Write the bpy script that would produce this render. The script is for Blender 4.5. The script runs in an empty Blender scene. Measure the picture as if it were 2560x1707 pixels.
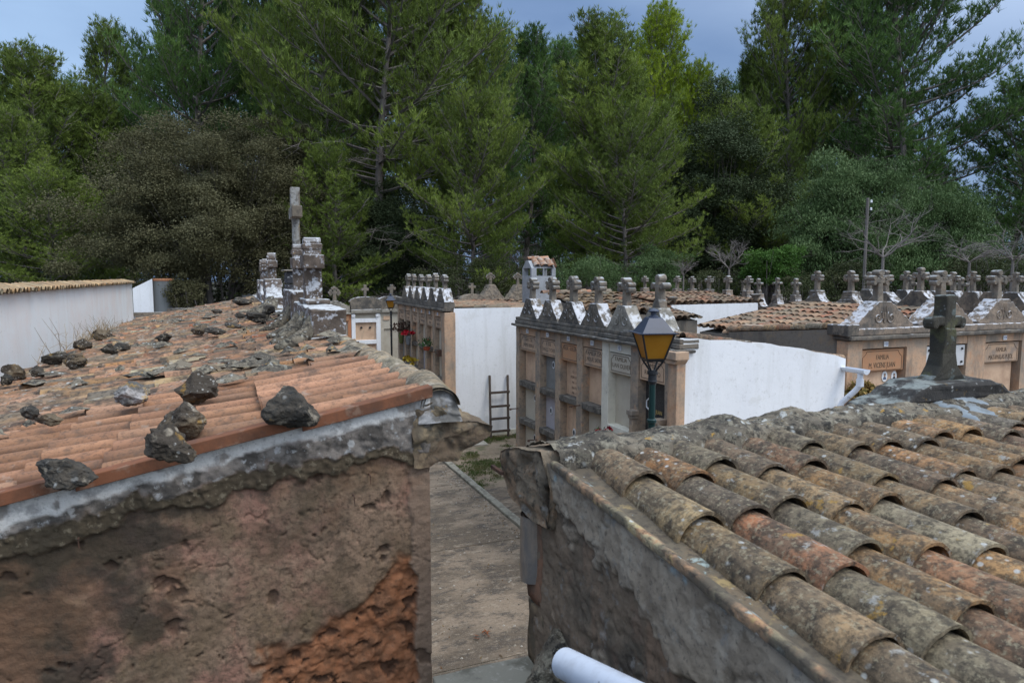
import bpy, math, random
import numpy as np
from mathutils import Vector, noise as mn
R = math.radians
SC = bpy.context.scene
COL = SC.collection

# ------------------------------------------------------------------ camera, sky, sun, exposure
PITCH = math.atan(163.5/1707.0); YAW = R(22.6); FPX = 1707.0
cam_d = bpy.data.cameras.new('camera'); cam = bpy.data.objects.new('camera', cam_d); COL.objects.link(cam)
cam_d.sensor_width = 36; cam_d.lens = 36*FPX/2560; cam_d.clip_start = .05; cam_d.clip_end = 1500
cam.location = (0, 0, 0); cam.rotation_euler = (math.pi/2-PITCH, 0, -YAW)
cam_d.dof.use_dof = True; cam_d.dof.focus_distance = 12.0; cam_d.dof.aperture_fstop = 5.6
SC.camera = cam
SC.view_settings.view_transform = 'Standard'; SC.view_settings.look = 'None'
SC.view_settings.exposure = 0.42; SC.view_settings.gamma = 1
GZ = -5.1                                   # ground level (the camera's eye is the origin)

W = bpy.data.worlds.new("World"); SC.world = W; W.use_nodes = True
SUN_EL, SUN_AZ = R(55), R(140)              # azimuth clockwise from +Y
def build_world():
    nt = W.node_tree; nt.nodes.clear(); N = nt.nodes.new; L = nt.links.new
    out = N('ShaderNodeOutputWorld'); bg = N('ShaderNodeBackground'); bg.inputs[1].default_value = .10
    sky = N('ShaderNodeTexSky'); sky.sky_type = 'NISHITA'; sky.sun_disc = False
    sky.sun_elevation = SUN_EL; sky.sun_rotation = SUN_AZ; sky.air_density = 1.3; sky.dust_density = 1.5
    tc = N('ShaderNodeTexCoord'); mp = N('ShaderNodeMapping'); mp.inputs['Scale'].default_value = (1, 1, 2.6)
    mp.inputs['Rotation'].default_value = (0, 0, .5)
    L(tc.outputs['Generated'], mp.inputs[0])
    n1 = N('ShaderNodeTexNoise'); n1.inputs['Scale'].default_value = 1.9; n1.inputs['Detail'].default_value = 6
    n1.inputs['Roughness'].default_value = .52; L(mp.outputs[0], n1.inputs['Vector'])
    r1 = N('ShaderNodeValToRGB'); e = r1.color_ramp.elements
    e[0].position = .36; e[0].color = (1.15, 1.95, 3.7, 1)
    e[1].position = .66; e[1].color = (2.0, 3.0, 4.9, 1)
    L(n1.outputs['Fac'], r1.inputs[0])
    # thin bright break in the cloud towards the upper left
    dt = N('ShaderNodeVectorMath'); dt.operation = 'DOT_PRODUCT'
    L(tc.outputs['Generated'], dt.inputs[0])
    v = Vector((-.26, .83, .36)).normalized(); dt.inputs[1].default_value = v
    mr = N('ShaderNodeMapRange'); mr.inputs[1].default_value = .90; mr.inputs[2].default_value = 1.0
    mr.interpolation_type = 'SMOOTHSTEP'; L(dt.outputs['Value'], mr.inputs[0])
    mul = N('ShaderNodeMath'); mul.operation = 'MULTIPLY'; L(mr.outputs[0], mul.inputs[0]); L(n1.outputs['Fac'], mul.inputs[1])
    m2 = N('ShaderNodeMix'); m2.data_type = 'RGBA'; L(mul.outputs[0], m2.inputs[0])
    L(r1.outputs[0], m2.inputs[6]); m2.inputs[7].default_value = (4.2, 6.0, 8.6, 1)
    # unseen sky, mostly overhead, brightened to add light on the walls
    dv = N('ShaderNodeVectorMath'); dv.operation = 'DOT_PRODUCT'; L(tc.outputs['Generated'], dv.inputs[0])
    dv.inputs[1].default_value = (.22, -.30, .93)
    mr2 = N('ShaderNodeMapRange'); mr2.inputs[1].default_value = .18; mr2.inputs[2].default_value = 1.0
    L(dv.outputs['Value'], mr2.inputs[0])
    m3 = N('ShaderNodeMix'); m3.data_type = 'RGBA'; L(mr2.outputs[0], m3.inputs[0])
    L(m2.outputs[2], m3.inputs[6]); m3.inputs[7].default_value = (14.5, 16.6, 19.6, 1)
    mx = N('ShaderNodeMix'); mx.data_type = 'RGBA'; mx.inputs[0].default_value = .88
    L(sky.outputs[0], mx.inputs[6]); L(m3.outputs[2], mx.inputs[7])
    L(mx.outputs[2], bg.inputs[0]); L(bg.outputs[0], out.inputs[0])
build_world()
sd = bpy.data.lights.new('sun', 'SUN'); sd.energy = 1.0; sd.angle = R(22); sd.color = (1, .95, .88)
sun = bpy.data.objects.new('sun', sd); COL.objects.link(sun)
_dir = Vector((math.sin(SUN_AZ)*math.cos(SUN_EL), math.cos(SUN_AZ)*math.cos(SUN_EL), math.sin(SUN_EL)))
sun.rotation_euler = _dir.to_track_quat('Z', 'Y').to_euler(); sun.location = _dir*60

# ------------------------------------------------------------------ small helpers
def ray(px, py):
    a = (px-1280)/FPX; b = (py-853.5)/FPX
    d = math.cos(PITCH)-b*math.sin(PITCH); z = -math.sin(PITCH)-b*math.cos(PITCH)
    return Vector((a*math.cos(YAW)+d*math.sin(YAW), -a*math.sin(YAW)+d*math.cos(YAW), z))
def onX(px, py, X): r = ray(px, py); return r*(X/r.x)
def onY(px, py, Y): r = ray(px, py); return r*(Y/r.y)
def onZ(px, py, Z): r = ray(px, py); return r*(Z/r.z)
def atD(px, py, D):
    r = ray(px, py); return r*(D/(r.x*math.sin(YAW)+r.y*math.cos(YAW)))
def S(r, g, b):
    f = lambda c: (c/255/12.92 if c/255 <= .04045 else ((c/255+.055)/1.055)**2.4)
    return (f(r), f(g), f(b))
def fbm(p, o=4, lac=2.1): return mn.fractal(p, 1.0, lac, o, noise_basis='PERLIN_ORIGINAL')
ORG = {}
def tag(o, label=None, cat=None, group=None, kind=None):
    if label: o['label'] = label
    if cat: o['category'] = cat
    if group: o['group'] = group
    if kind: o['kind'] = kind
    return o
def thing(name, loc, label, cat, group=None):
    o = bpy.data.objects.new(name, None); o.empty_display_size = .2; COL.objects.link(o)
    o.location = loc; ORG[o.name] = Vector(loc); return tag(o, label, cat, group)
def ring_faces(n, a, b, closed=True):
    r = range(n if closed else n-1)
    return [(a+i, a+(i+1) % n, b+(i+1) % n, b+i) for i in r]

class MB:
    """collects shapes in world coordinates (through an optional frame) and links them as ONE mesh object"""
    def __init__(s, fr=None): s.v = []; s.f = []; s.c = []; s.fr = fr; s.hascol = False
    def add(s, vs, fs, col=None):
        k = len(s.v)
        if s.fr:
            O, U, N_ = s.fr
            vs = [(O[0]+U[0]*p[0]+N_[0]*p[1], O[1]+U[1]*p[0]+N_[1]*p[1], O[2]+p[2]) for p in vs]
        s.v += [tuple(p) for p in vs]; s.f += [tuple(k+i for i in f) for f in fs]
        if col is not None: s.hascol = True
        s.c += list(col) if isinstance(col, list) else [col if col is not None else (1, 1, 1)]*len(vs)
    def box(s, x0, x1, y0, y1, z0, z1, d=None, col=None):
        if d is None:
            s.add([(x, y, z) for z in (z0, z1) for y in (y0, y1) for x in (x0, x1)],
                  [(0, 2, 3, 1), (4, 5, 7, 6), (0, 1, 5, 4), (2, 6, 7, 3), (0, 4, 6, 2), (1, 3, 7, 5)], col); return
        nx, ny, nz = (max(1, round(abs(b-a)/d)) for a, b in ((x0, x1), (y0, y1), (z0, z1)))
        idx = {}; vs = []; fs = []
        def vi(i, j, k):
            if (i, j, k) not in idx:
                idx[i, j, k] = len(vs); vs.append((x0+(x1-x0)*i/nx, y0+(y1-y0)*j/ny, z0+(z1-z0)*k/nz))
            return idx[i, j, k]
        for i in range(nx):
            for j in range(ny):
                fs.append((vi(i, j, 0), vi(i, j+1, 0), vi(i+1, j+1, 0), vi(i+1, j, 0)))
                fs.append((vi(i, j, nz), vi(i+1, j, nz), vi(i+1, j+1, nz), vi(i, j+1, nz)))
        for i in range(nx):
            for k in range(nz):
                fs.append((vi(i, 0, k), vi(i+1, 0, k), vi(i+1, 0, k+1), vi(i, 0, k+1)))
                fs.append((vi(i, ny, k), vi(i, ny, k+1), vi(i+1, ny, k+1), vi(i+1, ny, k)))
        for j in range(ny):
            for k in range(nz):
                fs.append((vi(0, j, k), vi(0, j, k+1), vi(0, j+1, k+1), vi(0, j+1, k)))
                fs.append((vi(nx, j, k), vi(nx, j+1, k), vi(nx, j+1, k+1), vi(nx, j, k+1)))
        s.add(vs, fs, col)
    def prism(s, pts, n0, n1, axis='n', col=None, div=1):
        """outline pts (s, z) extruded over n ('n'), or (n, z) extruded over s ('s')"""
        k = len(pts); vs = []
        for i in range(div+1):
            q = n0+(n1-n0)*i/div
            vs += [((p[0], q, p[1]) if axis == 'n' else (q, p[0], p[1])) for p in pts]
        fs = [tuple(range(k))[::-1], tuple(range(div*k, div*k+k))]
        for i in range(div): fs += ring_faces(k, i*k, (i+1)*k)
        s.add(vs, fs, col)
    def tube(s, path, rad, n=6, cap=True, col=None):
        path = [Vector(p) for p in path]; vs = []; m = len(path)
        if not hasattr(rad, '__len__'): rad = [rad]*m
        up = Vector((0, 0, 1)); prev = None
        for i, p in enumerate(path):
            t = (path[min(i+1, m-1)]-path[max(i-1, 0)])
            t = t.normalized() if t.length > 1e-9 else up
            a = prev if prev is not None else (Vector((1, 0, 0)) if abs(t.z) > .9 else up)
            a = (a-t*a.dot(t)); a = a.normalized() if a.length > 1e-6 else t.orthogonal().normalized()
            prev = a; b = t.cross(a)
            for j in range(n):
                w = 2*math.pi*j/n; vs.append(p+(a*math.cos(w)+b*math.sin(w))*rad[i])
        fs = []
        for i in range(m-1): fs += ring_faces(n, i*n, (i+1)*n)
        if cap: fs += [tuple(range(n))[::-1], tuple(range((m-1)*n, m*n))]
        s.add(vs, fs, col)
    def lathe(s, c, prof, n=20, col=None, cap=True):
        vs = [(c[0]+r*math.cos(2*math.pi*j/n), c[1]+r*math.sin(2*math.pi*j/n), c[2]+z) for r, z in prof for j in range(n)]
        fs = []
        for i in range(len(prof)-1): fs += ring_faces(n, i*n, (i+1)*n)
        if cap: fs += [tuple(range(n))[::-1], tuple(range((len(prof)-1)*n, len(prof)*n))]
        s.add(vs, fs, col)
    def disc(s, c, ra, rb, n0, n1, k=16, col=None):
        """elliptic cylinder, axis along n; c=(s, z)"""
        s.prism([(c[0]+ra*math.cos(2*math.pi*j/k), c[1]+rb*math.sin(2*math.pi*j/k)) for j in range(k)], n0, n1, 'n', col)
    def grid(s, fn, nu, nv, col=None):
        vs = [fn(i/nu, j/nv) for j in range(nv+1) for i in range(nu+1)]
        fs = [(j*(nu+1)+i, j*(nu+1)+i+1, (j+1)*(nu+1)+i+1, (j+1)*(nu+1)+i) for j in range(nv) for i in range(nu)]
        s.add(vs, fs, col)
    def rough(s, amp, scale, k0=0, seed=0, o=3):
        for i in range(k0, len(s.v)):
            p = Vector(s.v[i]); q = p*scale+Vector((seed, seed*1.7, 0))
            s.v[i] = tuple(p+amp*Vector((fbm(q, o), fbm(q+Vector((31, 7, 3)), o), fbm(q+Vector((5, 51, 9)), o))))
        return s
    def build(s, name, mt, parent=None, smooth=False, loc=None, bevel=0, attrs=None):
        me = bpy.data.meshes.new(name)
        o = bpy.data.objects.new(name, me); COL.objects.link(o)
        if parent is not None:
            o.parent = parent; L = ORG[parent.name]; ORG[o.name] = L
        else:
            L = Vector(loc) if loc is not None else Vector((0, 0, 0)); o.location = L; ORG[o.name] = L
        v = np.array(s.v, dtype=np.float64)-np.array(L)
        me.from_pydata(v.tolist(), [], s.f)
        if s.hascol:
            ca = me.color_attributes.new('Col', 'FLOAT_COLOR', 'POINT')
            a = np.ones((len(s.v), 4), dtype=np.float32); a[:, :3] = np.array(s.c, dtype=np.float32)
            ca.data.foreach_set('color', a.ravel())
        for k, arr in (attrs or {}).items():
            at = me.attributes.new(k, 'FLOAT', 'POINT'); at.data.foreach_set('value', np.array(arr, dtype=np.float32))
        if mt: me.materials.append(mt)
        if smooth: me.polygons.foreach_set('use_smooth', [True]*len(me.polygons))
        if bevel:
            b = o.modifiers.new('bevel', 'BEVEL'); b.width = bevel; b.segments = 2; b.limit_method = 'ANGLE'; b.angle_limit = R(40)
        me.update(); return o

# ------------------------------------------------------------------ procedural materials
MATS = {}
def mat(name, base, layers=(), rough=.88, bump=(), spec=.25, attr=None, trans=0, coat=0):
    """layers: dict(s=scale, lo, hi, c=colour, a=amount, st=stretch, up=, v=voronoi spots, at=attribute)"""
    m = bpy.data.materials.new(name); m.use_nodes = True; nt = m.node_tree; nt.nodes.clear()
    N = nt.nodes.new; L = nt.links.new
    out = N('ShaderNodeOutputMaterial'); bs = N('ShaderNodeBsdfPrincipled'); L(bs.outputs[0], out.inputs[0])
    bs.inputs['Roughness'].default_value = rough; bs.inputs['Specular IOR Level'].default_value = spec
    tc = N('ShaderNodeTexCoord'); oi = N('ShaderNodeObjectInfo'); ml = N('ShaderNodeMath'); ml.operation = 'MULTIPLY'
    ml.inputs[1].default_value = 37; L(oi.outputs['Random'], ml.inputs[0])
    ad = N('ShaderNodeVectorMath'); ad.operation = 'ADD'; L(tc.outputs['Object'], ad.inputs[0]); L(ml.outputs[0], ad.inputs[1])
    cnt = [0]
    def noise(sc, st=None, det=5, ro=.6, vor=False, dist=0):
        cnt[0] += 1
        mp = N('ShaderNodeMapping'); L(ad.outputs[0], mp.inputs[0])
        mp.inputs['Location'].default_value = (cnt[0]*7.3, cnt[0]*3.1, cnt[0]*5.7)
        if st: mp.inputs['Scale'].default_value = st
        if vor:
            t = N('ShaderNodeTexVoronoi'); t.inputs['Scale'].default_value = sc; L(mp.outputs[0], t.inputs['Vector']); return t.outputs['Distance']
        t = N('ShaderNodeTexNoise'); t.inputs['Scale'].default_value = sc; t.inputs['Detail'].default_value = det
        t.inputs['Roughness'].default_value = ro; t.inputs['Distortion'].default_value = dist
        L(mp.outputs[0], t.inputs['Vector']); return t.outputs['Fac']
    def mr(src, lo, hi, a=1):
        q = N('ShaderNodeMapRange'); q.inputs[1].default_value = lo; q.inputs[2].default_value = hi
        q.inputs[3].default_value = 0; q.inputs[4].default_value = a; L(src, q.inputs[0]); return q.outputs[0]
    def mulf(a, b):
        q = N('ShaderNodeMath'); q.operation = 'MULTIPLY'; L(a, q.inputs[0]); L(b, q.inputs[1]); return q.outputs[0]
    if attr:
        at = N('ShaderNodeAttribute'); at.attribute_name = attr; cur = at.outputs['Color']
    else:
        rg = N('ShaderNodeRGB'); rg.outputs[0].default_value = (*base, 1); cur = rg.outputs[0]
    for l in layers:
        a = l.get('a', 1)
        if 'at' in l:
            at = N('ShaderNodeAttribute'); at.attribute_name = l['at']; fac = mr(at.outputs['Fac'], l.get('alo', 0), l.get('ahi', 1), a)
            if 's' in l: fac = mulf(fac, mr(noise(l['s'], l.get('st'), l.get('det', 5)), l['lo'], l['hi']))
        elif l.get('v'):
            fac = mr(noise(l['s'], l.get('st'), vor=True), l['hi'], l['lo'], a)
            if 'm' in l: fac = mulf(fac, mr(noise(l['m']), l.get('mlo', .5), l.get('mhi', .6)))
        else:
            fac = mr(noise(l['s'], l.get('st'), l.get('det', 6), l.get('ro', .65), dist=l.get('dist', 0)), l['lo'], l['hi'], a)
            if 'm' in l: fac = mulf(fac, mr(noise(l['m']), l.get('mlo', .45), l.get('mhi', .6)))
        if 'up' in l:
            ge = N('ShaderNodeNewGeometry'); sx = N('ShaderNodeSeparateXYZ'); L(ge.outputs['Normal'], sx.inputs[0])
            fac = mulf(fac, mr(sx.outputs[2], l['up'][0], l['up'][1]))
        mx = N('ShaderNodeMix'); mx.data_type = 'RGBA'; mx.clamp_factor = True
        if l.get('mode'): mx.blend_type = l['mode']
        L(fac, mx.inputs[0]); L(cur, mx.inputs[6]); mx.inputs[7].default_value = (*l['c'], 1); cur = mx.outputs[2]
    L(cur, bs.inputs['Base Color'])
    prev = None
    for b in bump:
        bp = N('ShaderNodeBump'); bp.inputs['Strength'].default_value = b.get('k', .6); bp.inputs['Distance'].default_value = b['d']
        L(noise(b['s'], b.get('st'), b.get('det', 6), b.get('ro', .65), vor=b.get('v', False)), bp.inputs['Height'])
        if prev: L(prev, bp.inputs['Normal'])
        prev = bp.outputs[0]
    if prev: L(prev, bs.inputs['Normal'])
    if trans:
        tr = N('ShaderNodeBsdfTranslucent'); L(cur, tr.inputs[0]); ms = N('ShaderNodeMixShader'); ms.inputs[0].default_value = trans
        L(bs.outputs[0], ms.inputs[1]); L(tr.outputs[0], ms.inputs[2]); L(ms.outputs[0], out.inputs[0])
    MATS[name] = m; return m
K = dict
BLK = (.022, .021, .019); DGR = (.06, .056, .05); LGR = (.42, .43, .42); WHL = (.55, .57, .57); OCH = (.38, .22, .05)
tile_old = mat('aged_clay_tile', (.3, .2, .12), [
    K(s=4, lo=.40, hi=.58, c=(.13, .10, .07), a=.8), K(s=13, lo=.48, hi=.58, c=(.06, .046, .033), a=.75, ro=.7),
    K(s=34, lo=.49, hi=.6, c=BLK, a=.6, ro=.75), K(s=45, lo=.54, hi=.62, c=(.34, .29, .19), a=.6, ro=.7), K(s=10, lo=.62, hi=.67, c=(.36, .35, .32), a=.7, ro=.7),
    K(v=1, s=20, lo=.14, hi=.24, c=(.5, .5, .47), a=.85, m=3.1, mlo=.52, mhi=.6),
    K(v=1, s=9, lo=.10, hi=.2, c=BLK, a=.8, m=5.2, mlo=.5, mhi=.58),
    K(s=8, lo=.66, hi=.7, c=OCH, a=.7), K(s=90, lo=.5, hi=.7, c=(.05, .045, .035), a=.5)],
    attr='Col', bump=[K(s=35, d=.006), K(s=140, d=.003)])
tile_new = mat('clay_tile', (.42, .19, .09), [
    K(s=2.4, lo=.42, hi=.64, c=(.30, .16, .09), a=.7), K(s=9, lo=.5, hi=.66, c=(.11, .075, .055), a=.75),
    K(s=55, lo=.52, hi=.66, c=(.07, .05, .04), a=.6), K(v=1, s=30, lo=.1, hi=.2, c=(.09, .07, .06), a=.6, m=4),
    K(s=6, lo=.62, hi=.72, c=(.36, .33, .28), a=.5)], attr='Col', bump=[K(s=60, d=.003)])
tile_far = mat('weathered_far_tile', (.36, .2, .12), [
    K(s=1.3, lo=.42, hi=.64, c=(.22, .19, .13), a=.7), K(s=5, lo=.5, hi=.64, c=(.09, .075, .06), a=.8),
    K(s=12, lo=.58, hi=.68, c=(.4, .37, .31), a=.6)], attr='Col', bump=[K(s=20, d=.01)])
mortar = mat('lichened_mortar', (.18, .15, .11), [
    K(s=2.6, lo=.42, hi=.58, c=(.07, .06, .047), a=.9), K(s=9, lo=.52, hi=.66, c=(.3, .27, .2), a=.7),
    K(s=16, lo=.50, hi=.58, c=BLK, a=.85, ro=.75), K(s=34, lo=.55, hi=.61, c=(.3, .27, .2), a=.6, ro=.7), K(v=1, s=16, lo=.16, hi=.3, c=(.5, .51, .48), a=.9, m=3.6, mlo=.52, mhi=.6),
    K(s=9, lo=.63, hi=.67, c=(.46, .46, .43), a=.8), K(s=7, lo=.64, hi=.68, c=OCH, a=.85)],
    bump=[K(s=22, d=.02), K(s=90, d=.006)])
rock = mat('lichened_rock', (.08, .066, .05), [
    K(s=5, lo=.42, hi=.56, c=(.04, .036, .03), a=.9), K(s=10, lo=.56, hi=.62, c=(.26, .22, .165), a=.8), K(s=30, lo=.5, hi=.6, c=(.03, .03, .028), a=.7),
    K(v=1, s=15, lo=.14, hi=.24, c=(.5, .5, .47), a=.85, m=4, mlo=.5, mhi=.6), K(s=14, lo=.58, hi=.66, c=BLK, a=.8),
    K(s=5, lo=.62, hi=.68, c=(.3, .19, .06), a=.8)], bump=[K(s=14, d=.03), K(s=50, d=.01)])
rock_con = mat('dark_conglomerate_rock', (.06, .048, .036), [K(v=1, s=13, lo=.2, hi=.3, c=(.34, .29, .22), a=.9, m=5, mlo=.46, mhi=.54), K(v=1, s=34, lo=.2, hi=.3, c=(.42, .4, .36), a=.8, m=9, mlo=.5, mhi=.56),
    K(s=5, lo=.48, hi=.6, c=(.16, .12, .075), a=.8), K(s=7, lo=.6, hi=.66, c=(.3, .17, .04), a=.8)], bump=[K(s=16, d=.03), K(s=60, d=.01)])
rock_pale = mat('pale_rock', (.36, .33, .31), [K(s=4, lo=.47, hi=.56, c=(.1, .095, .085), a=.95), K(s=7, lo=.58, hi=.66, c=(.36, .22, .06), a=.9),
    K(s=30, lo=.5, hi=.7, c=(.1, .1, .09), a=.4)], bump=[K(s=14, d=.02), K(s=50, d=.01)])
stone_dark = mat('blackened_stone', (.17, .145, .115), [
    K(s=2.2, lo=.42, hi=.6, c=(.075, .07, .064), a=.9), K(s=6, lo=.5, hi=.62, c=(.27, .22, .165), a=.6), K(s=20, lo=.5, hi=.68, c=(.06, .055, .05), a=.6),
    K(s=8, lo=.44, hi=.54, c=(.62, .62, .64), a=.9, up=(.12, .4))], bump=[K(s=25, d=.012)])
stone_corn = mat('blackened_cornice', (.17, .15, .125), [
    K(s=2.2, lo=.42, hi=.6, c=(.065, .06, .054), a=.9), K(s=6, lo=.5, hi=.62, c=(.25, .2, .15), a=.6), K(s=20, lo=.5, hi=.68, c=(.06, .055, .05), a=.6),
    K(s=5, lo=.56, hi=.62, c=(.45, .45, .45), a=.6, up=(.3, .6))], bump=[K(s=25, d=.012)])
cross_stone = mat('weathered_cross_stone', (.24, .20, .155), [
    K(s=4, lo=.42, hi=.6, c=(.12, .108, .092), a=.9), K(s=11, lo=.52, hi=.62, c=(.2, .14, .09), a=.6), K(s=30, lo=.5, hi=.66, c=(.09, .085, .08), a=.6),
    K(s=9, lo=.42, hi=.54, c=(.42, .44, .45), a=.85, up=(.4, .8))], bump=[K(s=30, d=.01)])
cross_lich = mat('white_lichened_stone', (.15, .115, .09), [
    K(s=3, lo=.44, hi=.56, c=(.085, .065, .05), a=.9), K(s=13, lo=.56, hi=.62, c=(.55, .55, .57), a=.9), K(s=5, lo=.57, hi=.62, c=(.55, .56, .58), a=.8), K(s=22, lo=.52, hi=.62, c=(.07, .055, .045), a=.6),
    K(s=5, lo=.66, hi=.7, c=OCH, a=.6), K(s=8, lo=.35, hi=.5, c=(.55, .56, .56), a=.9, up=(.4, .8))], bump=[K(s=28, d=.012)])
peach = mat('peach_sandstone', (.56, .36, .23), [
    K(s=1.6, lo=.42, hi=.62, c=(.33, .27, .21), a=.9), K(s=5, lo=.54, hi=.64, c=(.5, .27, .15), a=.6), K(s=2.2, st=(1, 1, .25), lo=.5, hi=.66, c=(.16, .145, .125), a=.85),
    K(s=25, lo=.5, hi=.7, c=(.22, .18, .14), a=.5)], bump=[K(s=30, d=.006)])
grey_pil = mat('greyed_sandstone', (.40, .30, .215), [
    K(s=2.5, lo=.45, hi=.6, c=(.22, .195, .165), a=.8), K(s=3.5, lo=.58, hi=.64, c=(.5, .3, .18), a=.8), K(s=14, lo=.5, hi=.66, c=(.13, .12, .11), a=.6)], bump=[K(s=30, d=.008)])
ledge_m = mat('mossy_ledge_stone', (.15, .135, .115), [K(s=6, lo=.45, hi=.6, c=(.055, .05, .045), a=.85), K(s=15, lo=.56, hi=.64, c=(.33, .28, .22), a=.6)], bump=[K(s=30, d=.012)])
slab_peach = mat('pale_peach_slab', (.62, .43, .29), [K(s=3, lo=.45, hi=.65, c=(.4, .25, .17), a=.6), K(s=4, st=(1, 1, .3), lo=.58, hi=.7, c=(.25, .21, .17), a=.6)], bump=[K(s=40, d=.003)])
slab_cream = mat('cream_slab', (.52, .47, .38), [K(s=3, lo=.45, hi=.65, c=(.42, .35, .27), a=.5), K(s=12, lo=.6, hi=.7, c=(.3, .26, .2), a=.5)], bump=[K(s=40, d=.003)])
slab_grey = mat('grey_marble_slab', (.24, .24, .23), [K(s=6, lo=.4, hi=.6, c=(.18, .18, .175), a=.7)], rough=.5)
slab_lilac = mat('pale_lilac_marble', (.45, .43, .46), [K(s=6, lo=.4, hi=.6, c=(.36, .34, .37), a=.6)], rough=.45)
slab_black = mat('black_granite', (.035, .035, .037), [K(s=60, lo=.5, hi=.7, c=(.1, .1, .1), a=.7)], rough=.25, spec=.5)
cream_paint = mat('cream_stone_frame', (.7, .66, .55), [K(s=2, lo=.45, hi=.65, c=(.46, .43, .36), a=.6), K(s=9, lo=.62, hi=.7, c=(.25, .23, .18), a=.6)], bump=[K(s=30, d=.004)])
white_p = mat('whitewash', (.86, .86, .86), [K(s=.9, lo=.4, hi=.7, c=(.78, .78, .79), a=.8), K(s=3.5, st=(1, 1, .10), lo=.5, hi=.68, c=(.64, .63, .6), a=.5), K(s=14, lo=.58, hi=.68, c=(.6, .59, .57), a=.5), K(s=7, lo=.6, hi=.72, c=(.66, .65, .63), a=.5), K(s=1.6, lo=.6, hi=.64, c=(.72, .71, .68), a=.6),
    K(v=1, s=3, lo=.015, hi=.03, c=(.3, .28, .25), a=.8)], bump=[K(s=9, d=.01, k=.4), K(s=60, d=.003)], rough=.8)
white_old = mat('stained_whitewash', (.80, .79, .78), [K(s=.7, lo=.42, hi=.6, c=(.78, .70, .66), a=.8), K(s=2.2, st=(1, 1, .18), lo=.5, hi=.7, c=(.68, .62, .58), a=.5),
    K(s=12, lo=.62, hi=.7, c=(.4, .36, .33), a=.4)], bump=[K(s=8, d=.008, k=.4)])
orange_frame = mat('terracotta_frame', (.45, .19, .09), [K(s=4, lo=.45, hi=.65, c=(.38, .2, .12), a=.6)])
name_orange = mat('orange_sandstone_plate', (.46, .24, .13), [K(s=5, lo=.45, hi=.65, c=(.4, .25, .15), a=.7)], bump=[K(s=40, d=.003)])
name_peach = mat('carved_peach_plate', (.50, .34, .225), [K(s=4, lo=.45, hi=.62, c=(.27, .22, .18), a=.8)], bump=[K(s=40, d=.003)])
letter_m = mat('dark_carved_letter_stone', (.13, .09, .06))  # dark brown stone for lettering and carved borders
letter_k = mat('dark_lettering', (.03, .03, .035))
letter_b = mat('blue_numerals', (.03, .05, .25))
gold = mat('gold_lettering', (.5, .36, .13), rough=.5)
plaster_g = mat('grey_brown_render', (.2, .175, .145), [K(s=.9, lo=.42, hi=.6, c=(.135, .12, .1), a=.9), K(s=3, lo=.54, hi=.66, c=(.25, .19, .13), a=.7),
    K(s=2, st=(1, 1, .25), lo=.55, hi=.7, c=(.06, .055, .05), a=.8), K(s=18, lo=.55, hi=.7, c=(.08, .07, .06), a=.5)], bump=[K(s=16, d=.012)])
iron = mat('dark_iron', (.02, .022, .025), rough=.45, spec=.5)
lamp_blk = mat('black_lamp_paint', (.045, .055, .085), [K(s=5, lo=.4, hi=.7, c=(.03, .035, .05), a=.6)], rough=.42, spec=.5)
lamp_green = mat('dark_green_paint', (.008, .035, .033), rough=.4, spec=.5)
rust = mat('rusted_iron', (.13, .07, .045), [K(s=30, lo=.4, hi=.6, c=(.05, .035, .03), a=.8)], bump=[K(s=50, d=.004)])
pvc = mat('white_pvc', (.66, .69, .74), [K(s=6, lo=.5, hi=.7, c=(.56, .58, .62), a=.5)], rough=.4, spec=.5)
pvc_dirt = mat('grey_pvc', (.42, .46, .53), [K(s=5, lo=.5, hi=.66, c=(.28, .29, .32), a=.7), K(v=1, s=12, lo=.03, hi=.06, c=(.12, .12, .14), a=.8)], rough=.38, spec=.5)
wood_g = mat('grey_ladder_wood', (.10, .075, .06), [K(s=10, st=(1, 1, .1), lo=.4, hi=.6, c=(.06, .048, .04), a=.8)], bump=[K(s=30, st=(1, 1, .1), d=.006)])
pole_w = mat('utility_pole_wood', (.2, .18, .16), [K(s=10, st=(1, 1, .05), lo=.4, hi=.6, c=(.11, .1, .09), a=.8)])
porc = mat('white_porcelain', (.75, .77, .78), rough=.3, spec=.5)
dk_brick = mat('dark_stone_block', (.045, .045, .05), [K(s=6, lo=.5, hi=.65, c=(.13, .125, .12), a=.6), K(s=14, lo=.58, hi=.63, c=(.5, .5, .5), a=.8)], bump=[K(s=20, d=.01)])
tank_m = mat('grey_tank_metal', (.2, .205, .2), [K(s=2, st=(1, 1, .2), lo=.4, hi=.7, c=(.13, .13, .12), a=.7)], rough=.7)
petal_r = mat('red_petals', (.42, .012, .025), rough=.6); petal_y = mat('yellow_petals', (.5, .36, .04), rough=.6)
petal_c = mat('crimson_petals', (.22, .006, .02), rough=.6); petal_p = mat('dark_purple_petals', (.03, .008, .05), rough=.6)
dry_leaf = mat('dry_leaves', (.34, .21, .07), [K(s=9, lo=.4, hi=.6, c=(.08, .09, .02), a=.8)])
dry_brown = mat('withered_leaves', (.09, .05, .035)); grn_leaf = mat('green_leaves', (.06, .12, .04), trans=.2)
vase_m = mat('grey_vase', (.16, .17, .18), rough=.5); pot_r = mat('red_clay_pot', (.35, .08, .04)); olive_pot = mat('olive_vase', (.1, .11, .04))
straw = mat('dry_straw', (.28, .21, .13))

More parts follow.
